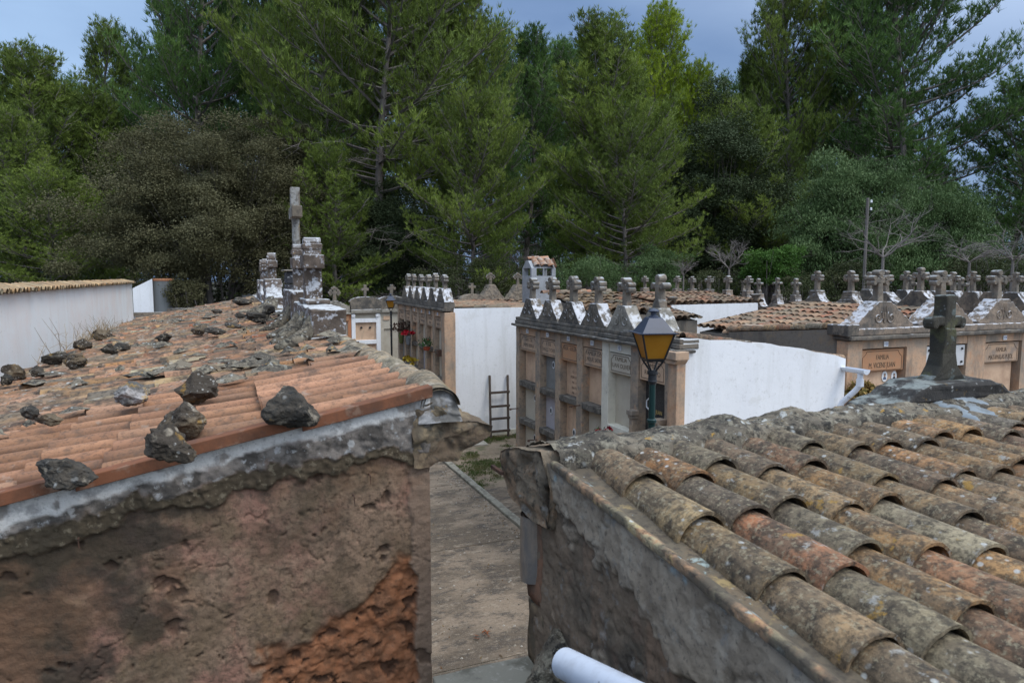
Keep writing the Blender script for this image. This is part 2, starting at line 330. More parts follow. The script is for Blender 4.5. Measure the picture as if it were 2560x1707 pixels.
path_m = mat('worn_concrete', (.27, .205, .145), [
    K(s=.7, st=(1, 1.3, 1), lo=.44, hi=.56, c=(.12, .092, .066), a=.9), K(s=3, st=(.8, 1.4, 1), lo=.5, hi=.6, c=(.08, .066, .054), a=.85, ro=.75),
    K(s=6, st=(.8, 1.3, 1), lo=.55, hi=.64, c=(.38, .31, .23), a=.6, ro=.75),
    K(s=20, lo=.5, hi=.66, c=(.07, .06, .05), a=.55, ro=.8), K(s=60, lo=.56, hi=.66, c=(.42, .38, .32), a=.5)], bump=[K(s=30, d=.006), K(s=120, d=.003)])
curb_m = mat('kerb_concrete', (.27, .25, .2), [K(s=5, lo=.48, hi=.62, c=(.12, .11, .085), a=.8), K(s=20, lo=.55, hi=.66, c=(.42, .4, .34), a=.6)], bump=[K(s=30, d=.008)])
dirt_m = mat('dry_earth', (.19, .14, .095), [K(s=1.2, lo=.44, hi=.58, c=(.26, .2, .14), a=.8), K(s=4, lo=.5, hi=.62, c=(.09, .075, .05), a=.8), K(s=2.2, lo=.54, hi=.64, c=(.07, .085, .03), a=.7),
    K(s=30, lo=.5, hi=.68, c=(.34, .28, .2), a=.5)], bump=[K(s=20, d=.02), K(s=80, d=.006)])
forest_m = mat('forest_floor', (.05, .042, .028), [K(s=.5, lo=.45, hi=.6, c=(.03, .036, .014), a=.8), K(s=6, lo=.5, hi=.65, c=(.09, .07, .045), a=.6)], bump=[K(s=4, d=.1)])

# ------------------------------------------------------------------ the setting
def ground():
    m = MB(); n = 60
    def fn(u, v):
        x = -420+840*u; y = -60+720*v
        d = max(0, y-40)
        z = GZ-.012-.00*d+(fbm(Vector((x*.02, y*.02, 0)), 3)*1.2*min(1, d/40))
        return (x, y, z)
    m.grid(fn, n*2, n*2)
    tag(m.build('ground', forest_m, smooth=True), 'brown forest floor and earth reaching to the horizon', kind='structure')
    m = MB(); m.grid(lambda u, v: (1.0+22*u, -2+38*v, GZ+.01+.02*fbm(Vector((u*20, v*30, 1)), 3)), 90, 150)
    tag(m.build('dirt_yard', dirt_m, smooth=True), 'dry earth and thin turf between the burial blocks', kind='structure')
    m = MB()
    ys = [-2, 4.2, 8.0, 11.75, 15.5, 19.4]
    for a, b in zip(ys[:-1], ys[1:]): m.box(1.0, 5.24, a+.012, b-.012, GZ-.05, GZ+.06)
    tag(m.build('path', path_m), 'stained concrete path in slabs beside the facade', kind='structure')
    m = MB(); m.box(1.0, 5.24, -2, 19.35, GZ-.06, GZ+.048)
    tag(m.build('path_joints', curb_m), 'pale mortar joints between the concrete slabs', kind='structure')
    m = MB(); m.box(5.25, 5.42, -2, 19.4, GZ-.05, GZ+.12, d=.25); m.rough(.012, 3)
    tag(m.build('kerb', curb_m, bevel=.015), 'narrow concrete kerb along the right edge of the path', kind='structure')
    m = MB(); m.box(5.43, 6.6, -2, 14.9, GZ-.05, GZ+.055)
    tag(m.build('pavement', path_m), 'worn concrete strip between kerb and burial niches', kind='structure')
ground()

def grass():
    rnd = np.random.default_rng(3); m = MB(); vs = []; fs = []
    pts = []
    for _ in range(60000):
        x = rnd.uniform(5.4, 9.6); y = rnd.uniform(14.9, 20.0)
        g = fbm(Vector((x*.9, y*.9, 4.2)), 4)+.35*(1 if (abs(x-6.6) < 1.3 and abs(y-16.3) < 1.1) else 0)+.25*(y > 19.4)
        if g > .16 and rnd.random() < min(1, (g-.12)*3): pts.append((x, y))
    for x, y in pts[:26000]:
        a = rnd.uniform(0, 6.28); h = rnd.uniform(.02, .07); w = .007; z = GZ+.02
        k = len(vs); vs += [(x-w*math.cos(a), y-w*math.sin(a), z), (x+w*math.cos(a), y+w*math.sin(a), z), (x+rnd.normal(0, .02), y+rnd.normal(0, .02), z+h)]
        fs.append((k, k+1, k+2))
    m.add(vs, fs)
    gm = mat('short_grass', (.07, .11, .025), [K(s=1.5, lo=.45, hi=.6, c=(.16, .14, .05), a=.6)], trans=.25)
    tag(m.build('grass', gm), 'short green grass in the yard by the ladder', 'grass', kind='stuff')
    st = mat('pale_flagstone', (.4, .36, .3), [K(s=6, lo=.45, hi=.62, c=(.28, .25, .2), a=.7)], bump=[K(s=20, d=.01)])
    for i, (px, py, sx, sy, lb) in enumerate([(1133, 1186, .13, .1, 'small pale stone lying in the grass by the kerb'), (1155, 1113, .75, .3, 'broken pale paving slab at the foot of the white wall')]):
        c = onZ(px, py, GZ); m = MB(); m.box(c.x-sx, c.x+sx, c.y-sy, c.y+sy, GZ, GZ+.05, d=.06); m.rough(.03, 3, seed=i*5)
        tag(m.build('flat_stone', st, smooth=True, loc=(c.x, c.y, GZ)), lb, 'stone')
    c = onZ(1207, 1588, GZ+.06); m = MB(); rn = random.Random(5)
    for k in range(9):
        a = rn.uniform(0, 6.28); q = Vector((c.x+rn.uniform(-.1, .1), c.y+rn.uniform(-.05, .05), GZ+.07))
        m.add([q, q+Vector((math.cos(a)*.09, math.sin(a)*.09, .03)), q+Vector((math.cos(a+.6)*.05, math.sin(a+.6)*.05, .015))], [(0, 1, 2)])
    tag(m.build('dead_leaf', mat('red_brown_leaf', (.2, .07, .03)), loc=(c.x, c.y, GZ+.06)), 'curled red brown dead leaf lying on the concrete path', 'leaf')
grass()
def litter():
    rn = random.Random(12); m = MB()
    for k in range(1500):
        x = rn.uniform(1.8, 5.2); y = rn.uniform(6.5, 19.3)
        if rn.random() < .45: x = 5.2-abs(rn.gauss(0, .25))
        r = rn.uniform(.008, .028); a = rn.uniform(0, 6.28); z = GZ+.062
        if rn.random() < .5: m.add([(x+r*math.cos(a+j*1.57), y+r*.8*math.sin(a+j*1.57), z) for j in range(4)]+[(x, y, z+r*.7)], [(0, 1, 4), (1, 2, 4), (2, 3, 4), (3, 0, 4)], rn.choice([(.3, .26, .2), (.12, .1, .08), (.4, .36, .3)]))
        else: m.add([(x, y, z+.002), (x+r*2*math.cos(a), y+r*2*math.sin(a), z+r*.8), (x+r*math.cos(a+.9), y+r*math.sin(a+.9), z+.004)], [(0, 1, 2)], rn.choice([(.14, .07, .03), (.2, .13, .05), (.09, .06, .03)]))
    tag(m.build('litter', mat('grit_and_leaf_litter', (.2, .15, .1), attr='Col')), 'fine grit and dry needles scattered over the concrete path', 'litter', kind='stuff')
litter()

# ------------------------------------------------------------------ roof tiles
def tint(rnd, pal):
    a = rnd.choice(pal); b = rnd.choice(pal); t = rnd.random()*.25; k = rnd.uniform(.68, 1.22)
    return tuple((a[i]*(1-t)+b[i]*t)*k for i in range(3))
PAL_OLD = [(.38, .19, .08), (.32, .21, .11), (.38, .26, .13), (.24, .16, .10), (.33, .28, .18), (.17, .145, .115), (.36, .13, .06), (.33, .17, .09), (.40, .23, .1)]
PAL_NEW = [(.36, .175, .095), (.39, .2, .11), (.33, .165, .095), (.37, .21, .13)]
PAL_FAR = [(.34, .17, .095), (.30, .19, .12), (.24, .155, .1), (.36, .23, .14), (.2, .155, .115), (.33, .14, .08)]
def tile_roof(m, O, U, Wd, ncol, pitch, nrow, expo, pal, seed=1, r=.092, seg=8, thick=0.0, jit=.006, pans=True, hh=.8, stag=0.0, over=.09, lift=.02, keep=None, flank_shade=0):
    """barrel tiles: O = ridge corner, U = along the ridge, Wd = down the slope"""
    rnd = random.Random(seed); U = Vector(U).normalized(); Wd = Vector(Wd).normalized(); Nn = U.cross(Wd).normalized()
    if Nn.z < 0: Nn = -Nn
    O = Vector(O); Lt = expo+over
    for c in range(ncol):
        so = rnd.uniform(-1, 1)*stag
        for k in range(nrow):
            for kind in ((0, 1) if pans else (0,)):
                cc = c*pitch+(pitch/2 if kind == 0 else pitch)
                col = tint(rnd, pal)
                if kind and not flank_shade: col = tuple(q*.45 for q in col)
                a0 = O+U*(cc+rnd.uniform(-jit, jit))+Wd*(k*expo-over+so+rnd.uniform(-jit, jit)*2)
                a1 = O+U*(cc+rnd.uniform(-jit, jit)*1.5)+Wd*(k*expo+expo+so+rnd.uniform(-jit, jit)*3)
                if keep and not keep(a1): continue
                if kind == 0: r0, r1 = r*.91, r*1.04; h0, h1 = lift, lift+.012+thick+rnd.uniform(0, jit)
                else: r0, r1 = r*1.04, r*.84; h0, h1 = r*.55+.012, r*.55
                vs = []; sg = 1 if kind == 0 else -1; nn = seg+1
                lay = [0] if thick == 0 else [0, -thick]
                for q in lay:
                    for (pt, rr, hz) in ((a0, r0, h0), ((a0+a1)/2, (r0+r1)/2, (h0+h1)/2), (a1, r1, h1)):
                        for j in range(nn):
                            w = math.pi*j/seg; R_ = rr+(q if kind == 0 else -q if q else 0)
                            vs.append(pt+U*(math.cos(w)*(rr+q))+Nn*(hz+sg*math.sin(w)*(rr+q)*hh))
                fs = []
                for q in range(len(lay)):
                    for z in range(2):
                        b = q*3*nn+z*nn
                        fs += [(b+j, b+j+1, b+nn+j+1, b+nn+j) for j in range(seg)]
                if thick:
                    t0, t1 = 2*nn, 5*nn
                    fs += [(t0+j, t0+j+1, t1+j+1, t1+j) for j in range(seg)]
                    for j in (0, seg):
                        for z in range(2): fs.append((z*nn+j, (z+1)*nn+j, (3+z+1)*nn+j, (3+z)*nn+j))
                if flank_shade:  # near flank coloured darker: painted shade that sets the tile rows apart
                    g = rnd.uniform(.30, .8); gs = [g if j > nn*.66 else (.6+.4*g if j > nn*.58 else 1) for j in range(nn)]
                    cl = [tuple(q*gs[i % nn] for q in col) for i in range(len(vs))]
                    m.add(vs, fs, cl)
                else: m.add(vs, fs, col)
    return m

# ------------------------------------------------------------------ crosses, pediments, writing
def cross_shape(m, s, n, z, H=.48, arm=.17, w=.10, dep=.14, style='budded', zc=None):
    """cross standing at (s, z) in the facade frame, centred on depth n"""
    n0, n1 = n-dep/2, n+dep/2; za = z+(zc if zc else H*.66)
    if style == 'budded':
        m.prism([(s-w*.68, z), (s+w*.68, z), (s+w*.48, za), (s+w*.45, z+H*.86), (s-w*.45, z+H*.86), (s-w*.48, za)], n0+.02, n1-.02)
        m.box(s-arm*.85, s+arm*.85, n0+.015, n1-.015, za-w*.42, za+w*.42)
        rr = w*.62
        for q in (-1, 1):
            m.disc((s+q*arm*.82, za+rr*.62), rr*.8, rr*.72, n0, n1); m.disc((s+q*arm*.82, za-rr*.62), rr*.8, rr*.72, n0, n1)
        m.disc((s, z+H-rr*.75), rr*1.15, rr*.78, n0, n1)
        m.disc((s, z+H-rr*1.75), rr*.75, rr*.5, n0+.01, n1-.01)
    elif style == 'knob':
        m.prism([(s-w*.95, z), (s+w*.95, z), (s+w*.75, z+H*.2), (s+w*.5, z+H*.28), (s+w*.42, za), (s-w*.42, za), (s-w*.5, z+H*.28), (s-w*.75, z+H*.2)], n0, n1)
        m.box(s-arm*.8, s+arm*.8, n0+.01, n1-.01, za-w*.3, za+w*.3); m.box(s-w*.4, s+w*.4, n0, n1, za, z+H*.9)
        m.disc((s, z+H-w*.55), w*.62, w*.55, n0, n1)
        for q in (-1, 1): m.disc((s+q*arm*.85, za), w*.5, w*.45, n0, n1)
    elif style == 'plain':
        m.box(s-w/2, s+w/2, n0, n1, z, z+H); m.box(s-arm, s+arm, n0-.004, n1+.004, za-w*.48, za+w*.48)
    elif style == 'trefoil':
        m.prism([(s-w*.6, z), (s+w*.6, z), (s+w*.42, z+H*.8), (s-w*.42, z+H*.8)], n0, n1); m.box(s-arm*.8, s+arm*.8, n0+.004, n1-.004, za-w*.36, za+w*.36)
        for cx, cz, dx, dz in ((0, z+H*.9, 0, 1), (-arm, za, -1, 0), (arm, za, 1, 0)):
            for q in (-1, 0, 1):
                ox = (q*w*.55 if dx == 0 else (dx*w*.25 if q == 0 else -dx*w*.1)); oz = (q*w*.55 if dz == 0 else (dz*w*.3 if q == 0 else -w*.1))
                m.disc((s+cx+ox, cz+oz), w*.42, w*.42, n0-.002*q, n1+.002*q, 10)
    elif style == 'block':    # heavy square cross with a hipped cap, seen edge on
        m.prism([(s-w*.62, z), (s+w*.62, z), (s+w*.5, z+H*.5), (s+w*.5, z+H-.05), (s+w*.3, z+H), (s-w*.3, z+H), (s-w*.5, z+H-.05), (s-w*.5, z+H*.5)], n0, n1)
        m.box(s-arm, s+arm, n0-.02, n1+.02, za-w*.5, za+w*.5)
        m.box(s-w*.56, s+w*.56, n0-.014, n1+.014, z+H-.14, z+H-.07)
def ped_outline(kind, w, h, neck, s=0, z=0, base=.07, n=12):
    L = [(s-w/2, z), (s-w/2, z+base)]; r = []
    for i in range(1, n+1):
        t = i/n
        if kind == 'ogee':
            tt = t; zz = base+(h-base)*(.45*(1-(1-tt)**2)+.55*tt**2.2); x = w/2-(w/2-neck)*t
        elif kind == 'concave':
            zz = base+(h-base)*t**2.3; x = w/2-(w/2-neck)*(1-(1-t)**1.5)
        elif kind == 'arch':
            a = t*math.pi/2; zz = base+(h-base)*math.sin(a); x = w/2*math.cos(a*.98)+neck*.2
        elif kind == 'step':
            q = math.floor(t*4)/4; zz = base+(h-base)*q; x = w/2-(w/2-neck)*t
        else:   # shoulder: straight slope with steps
            zz = base+(h-base)*(t+.035*math.sin(t*math.pi*8)); x = w/2-(w/2-neck)*t
        r.append((x, zz))
    L += [(s-x, z+zz) for x, zz in r]; Rr = [(2*s-a, b) for a, b in L][::-1]
    return L+Rr
def scroll(m, s, z, sc, q, n):
    pts = []
    for i in range(22):
        t = i/21; a = t*8.2; rr = sc*(.42*(1-t)+.04)
        pts.append((s+q*(sc*.62+rr*math.cos(a+2.2)), n, z+sc*.35+rr*math.sin(a+2.2)))
    m.tube(pts, sc*.045, 5)
    m.tube([(s+q*sc*.04, n, z), (s+q*sc*.2, n, z+sc*.6), (s+q*sc*.12, n, z+sc*1.15)], sc*.05, 5)
def text_part(txt, size, fr, s, z, n, mt, parent, name='lettering', ext=.003, sx=1.0):
    cu = bpy.data.curves.new('t', 'FONT'); cu.body = txt; cu.size = size; cu.extrude = ext; cu.align_x = 'CENTER'; cu.resolution_u = 2
    to = bpy.data.objects.new('t', cu); COL.objects.link(to)
    bpy.context.view_layer.update(); dg = bpy.context.evaluated_depsgraph_get()
    me = bpy.data.meshes.new_from_object(to.evaluated_get(dg))
    m = MB(fr); sgn = 1
    O, U, N_ = fr
    # text must read left to right for someone looking at the facade
    if (U[0]*N_[1]-U[1]*N_[0]) > 0: sgn = -1
    m.add([(s+sgn*v.co.x*sx, n+v.co.z, z+v.co.y) for v in me.vertices], [tuple(p.vertices) for p in me.polygons])
    bpy.data.objects.remove(to); bpy.data.curves.remove(cu); bpy.data.meshes.remove(me)
    return m.build(name, mt, parent)
def carved_frame(m, s, z0, z1, hw, n, r=.006, notch=.07):
    p = []
    for q in (1, -1):
        seg = [(s+q*hw, z0), (s+q*hw, z1-notch), (s+q*(hw-notch*.35), z1-notch*.85), (s+q*(hw-notch*.75), z1-notch*.45), (s+q*(hw-notch), z1)]
        p += seg if q == 1 else seg[::-1]
    m.tube([(a, n, b) for a, b in p]+[(p[0][0], n, p[0][1])], r, 4)
def photo_oval(fr, s, z, n, parent, shirt):
    m = MB(fr); m.disc((s, z), .075, .105, n, n+.014, 22); o = m.build('photo_oval', porc, parent)
    m = MB(fr); m.disc((s, z+.018), .022, .03, n+.0145, n+.018, 12); m.build('portrait_head', mat_face, o)
    m = MB(fr); m.prism([(s+.045*math.cos(a)*(1 if math.sin(a) > 0 else 1), z-.065+.06*max(0, math.sin(a))) for a in [math.pi*i/10 for i in range(11)]], n+.0145, n+.0165); m.build('portrait_clothing', shirt, o)
    m = MB(fr); m.disc((s, z+.032), .026, .026, n+.0142, n+.0162, 12); m.build('portrait_hair', letter_k, o)
mat_face = mat('portrait_skin_tone', (.35, .22, .16)); shirt_d = mat('portrait_dark_clothes', (.02, .022, .03)); shirt_b = mat('portrait_blue_clothes', (.1, .13, .2))

# ------------------------------------------------------------------ burial blocks
def gable_block(name, fr, s0, s1, depth, ztop_f, ztop_b, mt, root, zb=GZ, inset=.0):
    """solid body of a block: facade side at n=inset, back at n=-depth, top falling to the back"""
    m = MB(fr); m.prism([(-inset, zb), (-depth, zb), (-depth, ztop_b), (-inset, ztop_f)], s0, s1, 's', div=1)
    return m.build(name, mt, root)
def bay(fr, root, s, w, zt, levels, slabs, plate=None, plate_m=None, text=None, number=None, lin=None, frame_m=None, ledge_mm=None, rec=.14, tsz=.085, letters=None, plate_h=.36, num_sz=.05):
    """one column of niches: name plate on top, then slabs with ledges between them"""
    hw = w/2
    z = zt
    if number:
        m = MB(fr); m.box(s-.055, s+.055, .005, .022, z-.125, z-.03); o = m.build('number_plate', porc, root)
        text_part(number, num_sz*1.5, fr, s, z-.105, .0235, letter_b, o, 'number', .001, .8)
    z -= .17
    if plate:
        m = MB(fr); m.box(s-hw+.004, s+hw-.004, -rec+.02, -.015, z-plate_h, z-.02); o = m.build('name_plate', plate_m, root, bevel=.006)
        if text:
            tz = z-.145
            for t in text:
                sx = min(1.0, (w*.86)/(len(t)*tsz*.66)); text_part(t, tsz*1.25, fr, s, tz, -.0145, letters or letter_m, o, 'lettering', .002, sx); tz -= tsz*1.35
            m = MB(fr); carved_frame(m, s, z-plate_h+.035, z-.05, hw-.05, -.014); m.build('carved_border', letters or letter_m, o)
        z -= plate_h
    for i, (h, sm) in enumerate(zip(levels, slabs)):
        m = MB(fr); m.box(s-hw+.003, s+hw-.003, -rec-.04, -rec, z-h, z); o = m.build('niche_slab', sm, root)
        z -= h
        if i < len(levels)-1:
            m = MB(fr); m.box(s-hw-.0, s+hw+.0, -rec-.03, .03, z-.13, z-.003, d=.12); m.rough(.012, 6, seed=i+s)
            m.build('ledge', ledge_mm or ledge_m, root, bevel=.012); z -= .13
def pediment(fr, root, kind, s, z, w, h, neck, dep, n, mt, cr=None, relief=0, base=.07):
    m = MB(fr); m.prism(ped_outline(kind, w, h, neck, s, z, base), n-dep, n, div=3); m.rough(.012, 5, seed=s)
    o = m.build('pediment', mt, root, bevel=.012)
    if relief:
        m = MB(fr)
        for q in (-1, 1): scroll(m, s, z+.1, h*.55, q, n+.004)
        m.tube([(s, n+.004, z+.1), (s, n+.004, z+h*.8)], .014, 5)
        m.build('carved_relief', mt, o)
    if cr:
        rq = random.Random(int(abs(s*977+w*31))); m = MB(); k = dict(cr); k['H'] *= rq.uniform(.94, 1.04); k['arm'] *= rq.uniform(.88, 1.05); k['w'] *= rq.uniform(.9, 1.06)
        z0 = z+h-.01; cross_shape(m, s, n-dep/2, z0, **k); t1, t2 = rq.uniform(-.05, .05), rq.uniform(-.05, .05)
        v = m.v; f = m.f; m = MB(fr); m.add([(a+t1*(c-z0), b+t2*(c-z0), c) for a, b, c in v], f); m.rough(.012, 9, seed=s*3)
        m.build('cross', cr_mat[cr['style']], o, bevel=.012)
    return o
cr_mat = {'budded': cross_stone, 'knob': cross_stone, 'plain': cross_stone, 'trefoil': cross_stone, 'block': cross_lich}

def middle_block():
    root = thing('burial_niche_block', (7.7, 11.4, GZ), 'sandstone burial niche block with six crosses, right behind the large street lamp', 'burial niches')
    fr = ((6.15, 0, 0), (0, 1, 0), (-1, 0, 0))
    S0, S1 = 8.27, 14.45
    gable_block('rear_wall', fr, S0+.06, S1, 3.25, -1.0, -1.46, peach, root, inset=.19)
    # white end wall facing the camera, a touch proud
    m = MB(); pts = []
    for i in range(15):
        t = i/14; x = 6.19+(9.44-6.19)*t; pts.append((x, -.93-.045*t*3.0-.30*t*t+.012*math.sin(i*2.1)))
    out = [(6.19, GZ), (9.44, GZ)]+pts[::-1]
    m.add([(x, S0, z) for x, z in out]+[(x, S0+.09, z) for x, z in out], [tuple(range(len(out))), tuple(range(len(out), 2*len(out)))[::-1]]+ring_faces(len(out), 0, len(out)))
    m.build('end_wall', white_p, root, bevel=.01)
    m = MB(); tile_roof(m, (6.35, S0+.03, -.915), (0, 1, 0), (1, 0, -.155), 28, .22, 8, .4, PAL_FAR, seed=4, r=.09, seg=6, lift=.0)
    m.build('roof', tile_old, root)
    # facade
    edges = [14.40, 13.30, 12.33, 11.40, 10.44, 9.50, 8.56]
    cs = [(edges[i]+edges[i+1])/2 for i in range(6)]
    for i, e in enumerate(edges):
        m = MB(fr); hw = .115 if 0 < i < 6 else .09
        m.box(e-hw, e+hw, -.2, .02, GZ, -1.14, d=.3); m.rough(.006, 3, seed=i)
        mm = cream_paint if i in (4,) else grey_pil
        m.build('pilaster', mm, root, bevel=.01)
    m = MB(fr); m.box(8.2, 8.42, -.03, .13, GZ, -1.2, d=.5); m.box(8.42, 8.52, -.2, .03, GZ, -1.16); m.build('corner_pier', grey_pil if False else peach, root, bevel=.012)
    m = MB(fr); m.box(8.14, 8.48, -.04, .2, -1.22, -1.10, d=.1); m.prism([(8.2, -1.29), (8.42, -1.29), (8.48, -1.22), (8.14, -1.22)], -.03, .17); m.build('pier_capital', name_peach, root, bevel=.01)
    for i in range(6):
        w = abs(edges[i]-edges[i+1])-.23
        mm = cream_paint if i == 4 else peach
        m = MB(fr); m.box(cs[i]-w/2-.02, cs[i]+w/2+.02, -.2, .0, -1.31, -1.13); m.build('lintel', mm, root)
        slabs = [[slab_peach, slab_cream, slab_cream, slab_peach], [slab_grey, slab_lilac, slab_grey, slab_grey], [slab_peach, slab_peach, slab_peach, slab_cream],
                 [slab_peach, slab_cream, slab_peach, slab_cream], [slab_cream, slab_peach, slab_cream, slab_cream], [slab_black, slab_cream, slab_cream, slab_cream]][i]
        txt = [['FAM. DE', 'JAIME RIERA'], ['F. DE', 'VALLS TOUS'], ['FELIX - SOLER'], ['FAMILIA DE', 'J. MIQUEL SASTRE'], ['FAMILIA', 'JUAN OLIVER'], ['FAMILIA', 'ROSELLO']][i]
        bay(fr, root, cs[i], w, -1.14, [.70, .74, .74, .8] if i < 4 else [.92, .74, .74, .62], slabs, True, [name_peach, name_peach, name_orange, name_peach, slab_cream, slab_peach][i], txt,
            [None, '7', None, None, '12', None][i] or ['8', '7', '10', '11', '12', ''][i] or None, ledge_mm=(cream_paint if i == 4 else ledge_m), letters=(letter_m if i > 3 else mat_let), tsz=.085)
    def ph(i, z, ds=0): 
        fr2 = fr; m = MB(fr2); m.disc((cs[i]+ds, z), .055, .08, -.138, -.125, 18); o = m.build('photo_oval', porc, root)
        m = MB(fr2); m.disc((cs[i]+ds, z), .032, .05, -.1245, -.12, 12); m.build('portrait', shirt_d, o)
    ph(0, -2.72, -.12); ph(1, -1.86); ph(1, -2.85, .1); ph(0, -3.62, -.1); ph(4, -3.05, 0); ph(2, -3.1)
    fo = MB(fr); fo.tube([(cs[5]+.2, -.12, -1.95), (cs[5]+.27, -.1, -2.02), (cs[5]+.27, -.1, -2.12), (cs[5]+.2, -.12, -2.18), (cs[5]+.13, -.1, -2.12), (cs[5]+.13, -.1, -2.02), (cs[5]+.2, -.12, -1.95)], .012, 6)
    fo.build('silver_emblem', porc, root)
    for k, t in enumerate(['JUAN', 'MARIA', '1928 - 1994']): text_part(t, .09, fr, cs[5]-.02, -2.2-.13*k, -.138, gold, root, 'gold_lettering', .002, .8)
    for k, t in enumerate(['D.  E.  P.', 'PEDRO SOLER', '1901 - 1975', 'ANA FELIX', '1908 - 1989']): text_part(t, .07, fr, cs[2], -1.92-.105*k, -.1385, letter_m, root, 'epitaph', .001, .8)
    # parapet, cornice
    m = MB(fr); m.box(8.27, 14.5, -.32, .03, -1.0, -.93, d=.2); m.box(8.26, 14.5, -.3, .05, -1.08, -1.002, d=.2); m.rough(.01, 4)
    m.build('parapet', stone_corn, root, bevel=.015)
    m = MB(fr); m.box(8.22, 14.55, -.22, .13, -1.13, -1.082, d=.15); m.rough(.010, 5); m.build('cornice', stone_corn, root, bevel=.015)
    cy = [13.86, 12.84, 11.9, 10.94, 9.98, 9.02]
    for i, y in enumerate(cy):
        cr = K(H=.49, arm=.17, w=.115, dep=.15, style='budded') if i < 5 else K(H=.52, arm=.17, w=.12, dep=.14, style='knob')
        pediment(fr, root, 'ogee', y, -.93, .93, .43, .12, .24, .0, stone_dark if i < 4 else ped_pale, cr, relief=1, base=.02)
    # carved marble pedestals standing beside the black slab
    for q, nm in ((.36, 0), (-.36, 1)):
        m = MB(fr); s = cs[5]+q*1.05
        m.box(s-.05, s+.05, .02, .13, -3.4, -2.32); m.box(s-.08, s+.08, .02, .17, -2.26, -2.18); m.box(s-.065, s+.065, .02, .15, -2.32, -2.26); m.box(s-.062, s+.062, .02, .145, -2.62, -2.58)
        m.build('side_column', grey_pil, root, bevel=.008)
    for s_, z_ in ((14.35, -3.05), (13.3, -3.55), (12.33, -3.62), (11.35, -2.45)):
        m = MB(fr); m.tube([(s_, .02, z_), (s_, .24, z_), (s_-.05, .27, z_), (s_-.1, .24, z_)], .012, 6); m.build('vase_ring', rust, root)
    # gutter and downpipe on the white wall
    m = MB(); 
    gx0 = 9.35; gy = S0-.03
    n = 9
    def gut(u, v):
        a = math.pi*(1+v); return (gx0+.06+.36*0+math.cos(a)*.075, gy-.42+6.6*u, -1.50+math.sin(a)*.075)
    m.grid(gut, 12, n); m.disc  # half-round trough
    m.add([(gx0+.06+math.cos(math.pi*(1+v/8))*.075, gy-.42, -1.50+math.sin(math.pi*(1+v/8))*.075) for v in range(9)], [tuple(range(9))])
    m.build('gutter', pvc, root)
    m = MB(); c = gx0+.06
    m.tube([(c, gy-.3, -1.57), (c, gy-.3, -1.68)], .045, 12); m.tube([(c, gy-.3, -1.66), (c, gy-.3, -1.78)], .058, 12)
    m.tube([(c, gy-.3, -1.76), (c-.03, gy-.24, -1.86), (c-.14, gy-.1, -2.06), (c-.18, gy-.07, -2.16), (c-.18, gy-.07, -3.2), (c-.18, gy-.07, GZ+.02)], .045, 12)
    m.tube([(c-.18, gy-.07, -2.14), (c-.18, gy-.07, -2.26)], .055, 12)
    m.build('downpipe', pvc, root, smooth=False)
    t = text_part('T C L I', .06, ((0, gy-.21, 0), (1, 0, 0), (0, -1, 0)), c-.09, -1.99, .0, letter_k, root, 'pipe_marking', .001, .8)
mat_let = mat('grey_weathered_lettering', (.1, .085, .07))
ped_pale = mat('pale_pediment_stone', (.33, .3, .25), [K(s=3, lo=.46, hi=.6, c=(.13, .12, .1), a=.85), K(s=12, lo=.52, hi=.64, c=(.2, .18, .14), a=.6), K(s=6, lo=.5, hi=.58, c=(.6, .6, .6), a=.9, up=(.12, .5))], bump=[K(s=25, d=.012)])
middle_block()

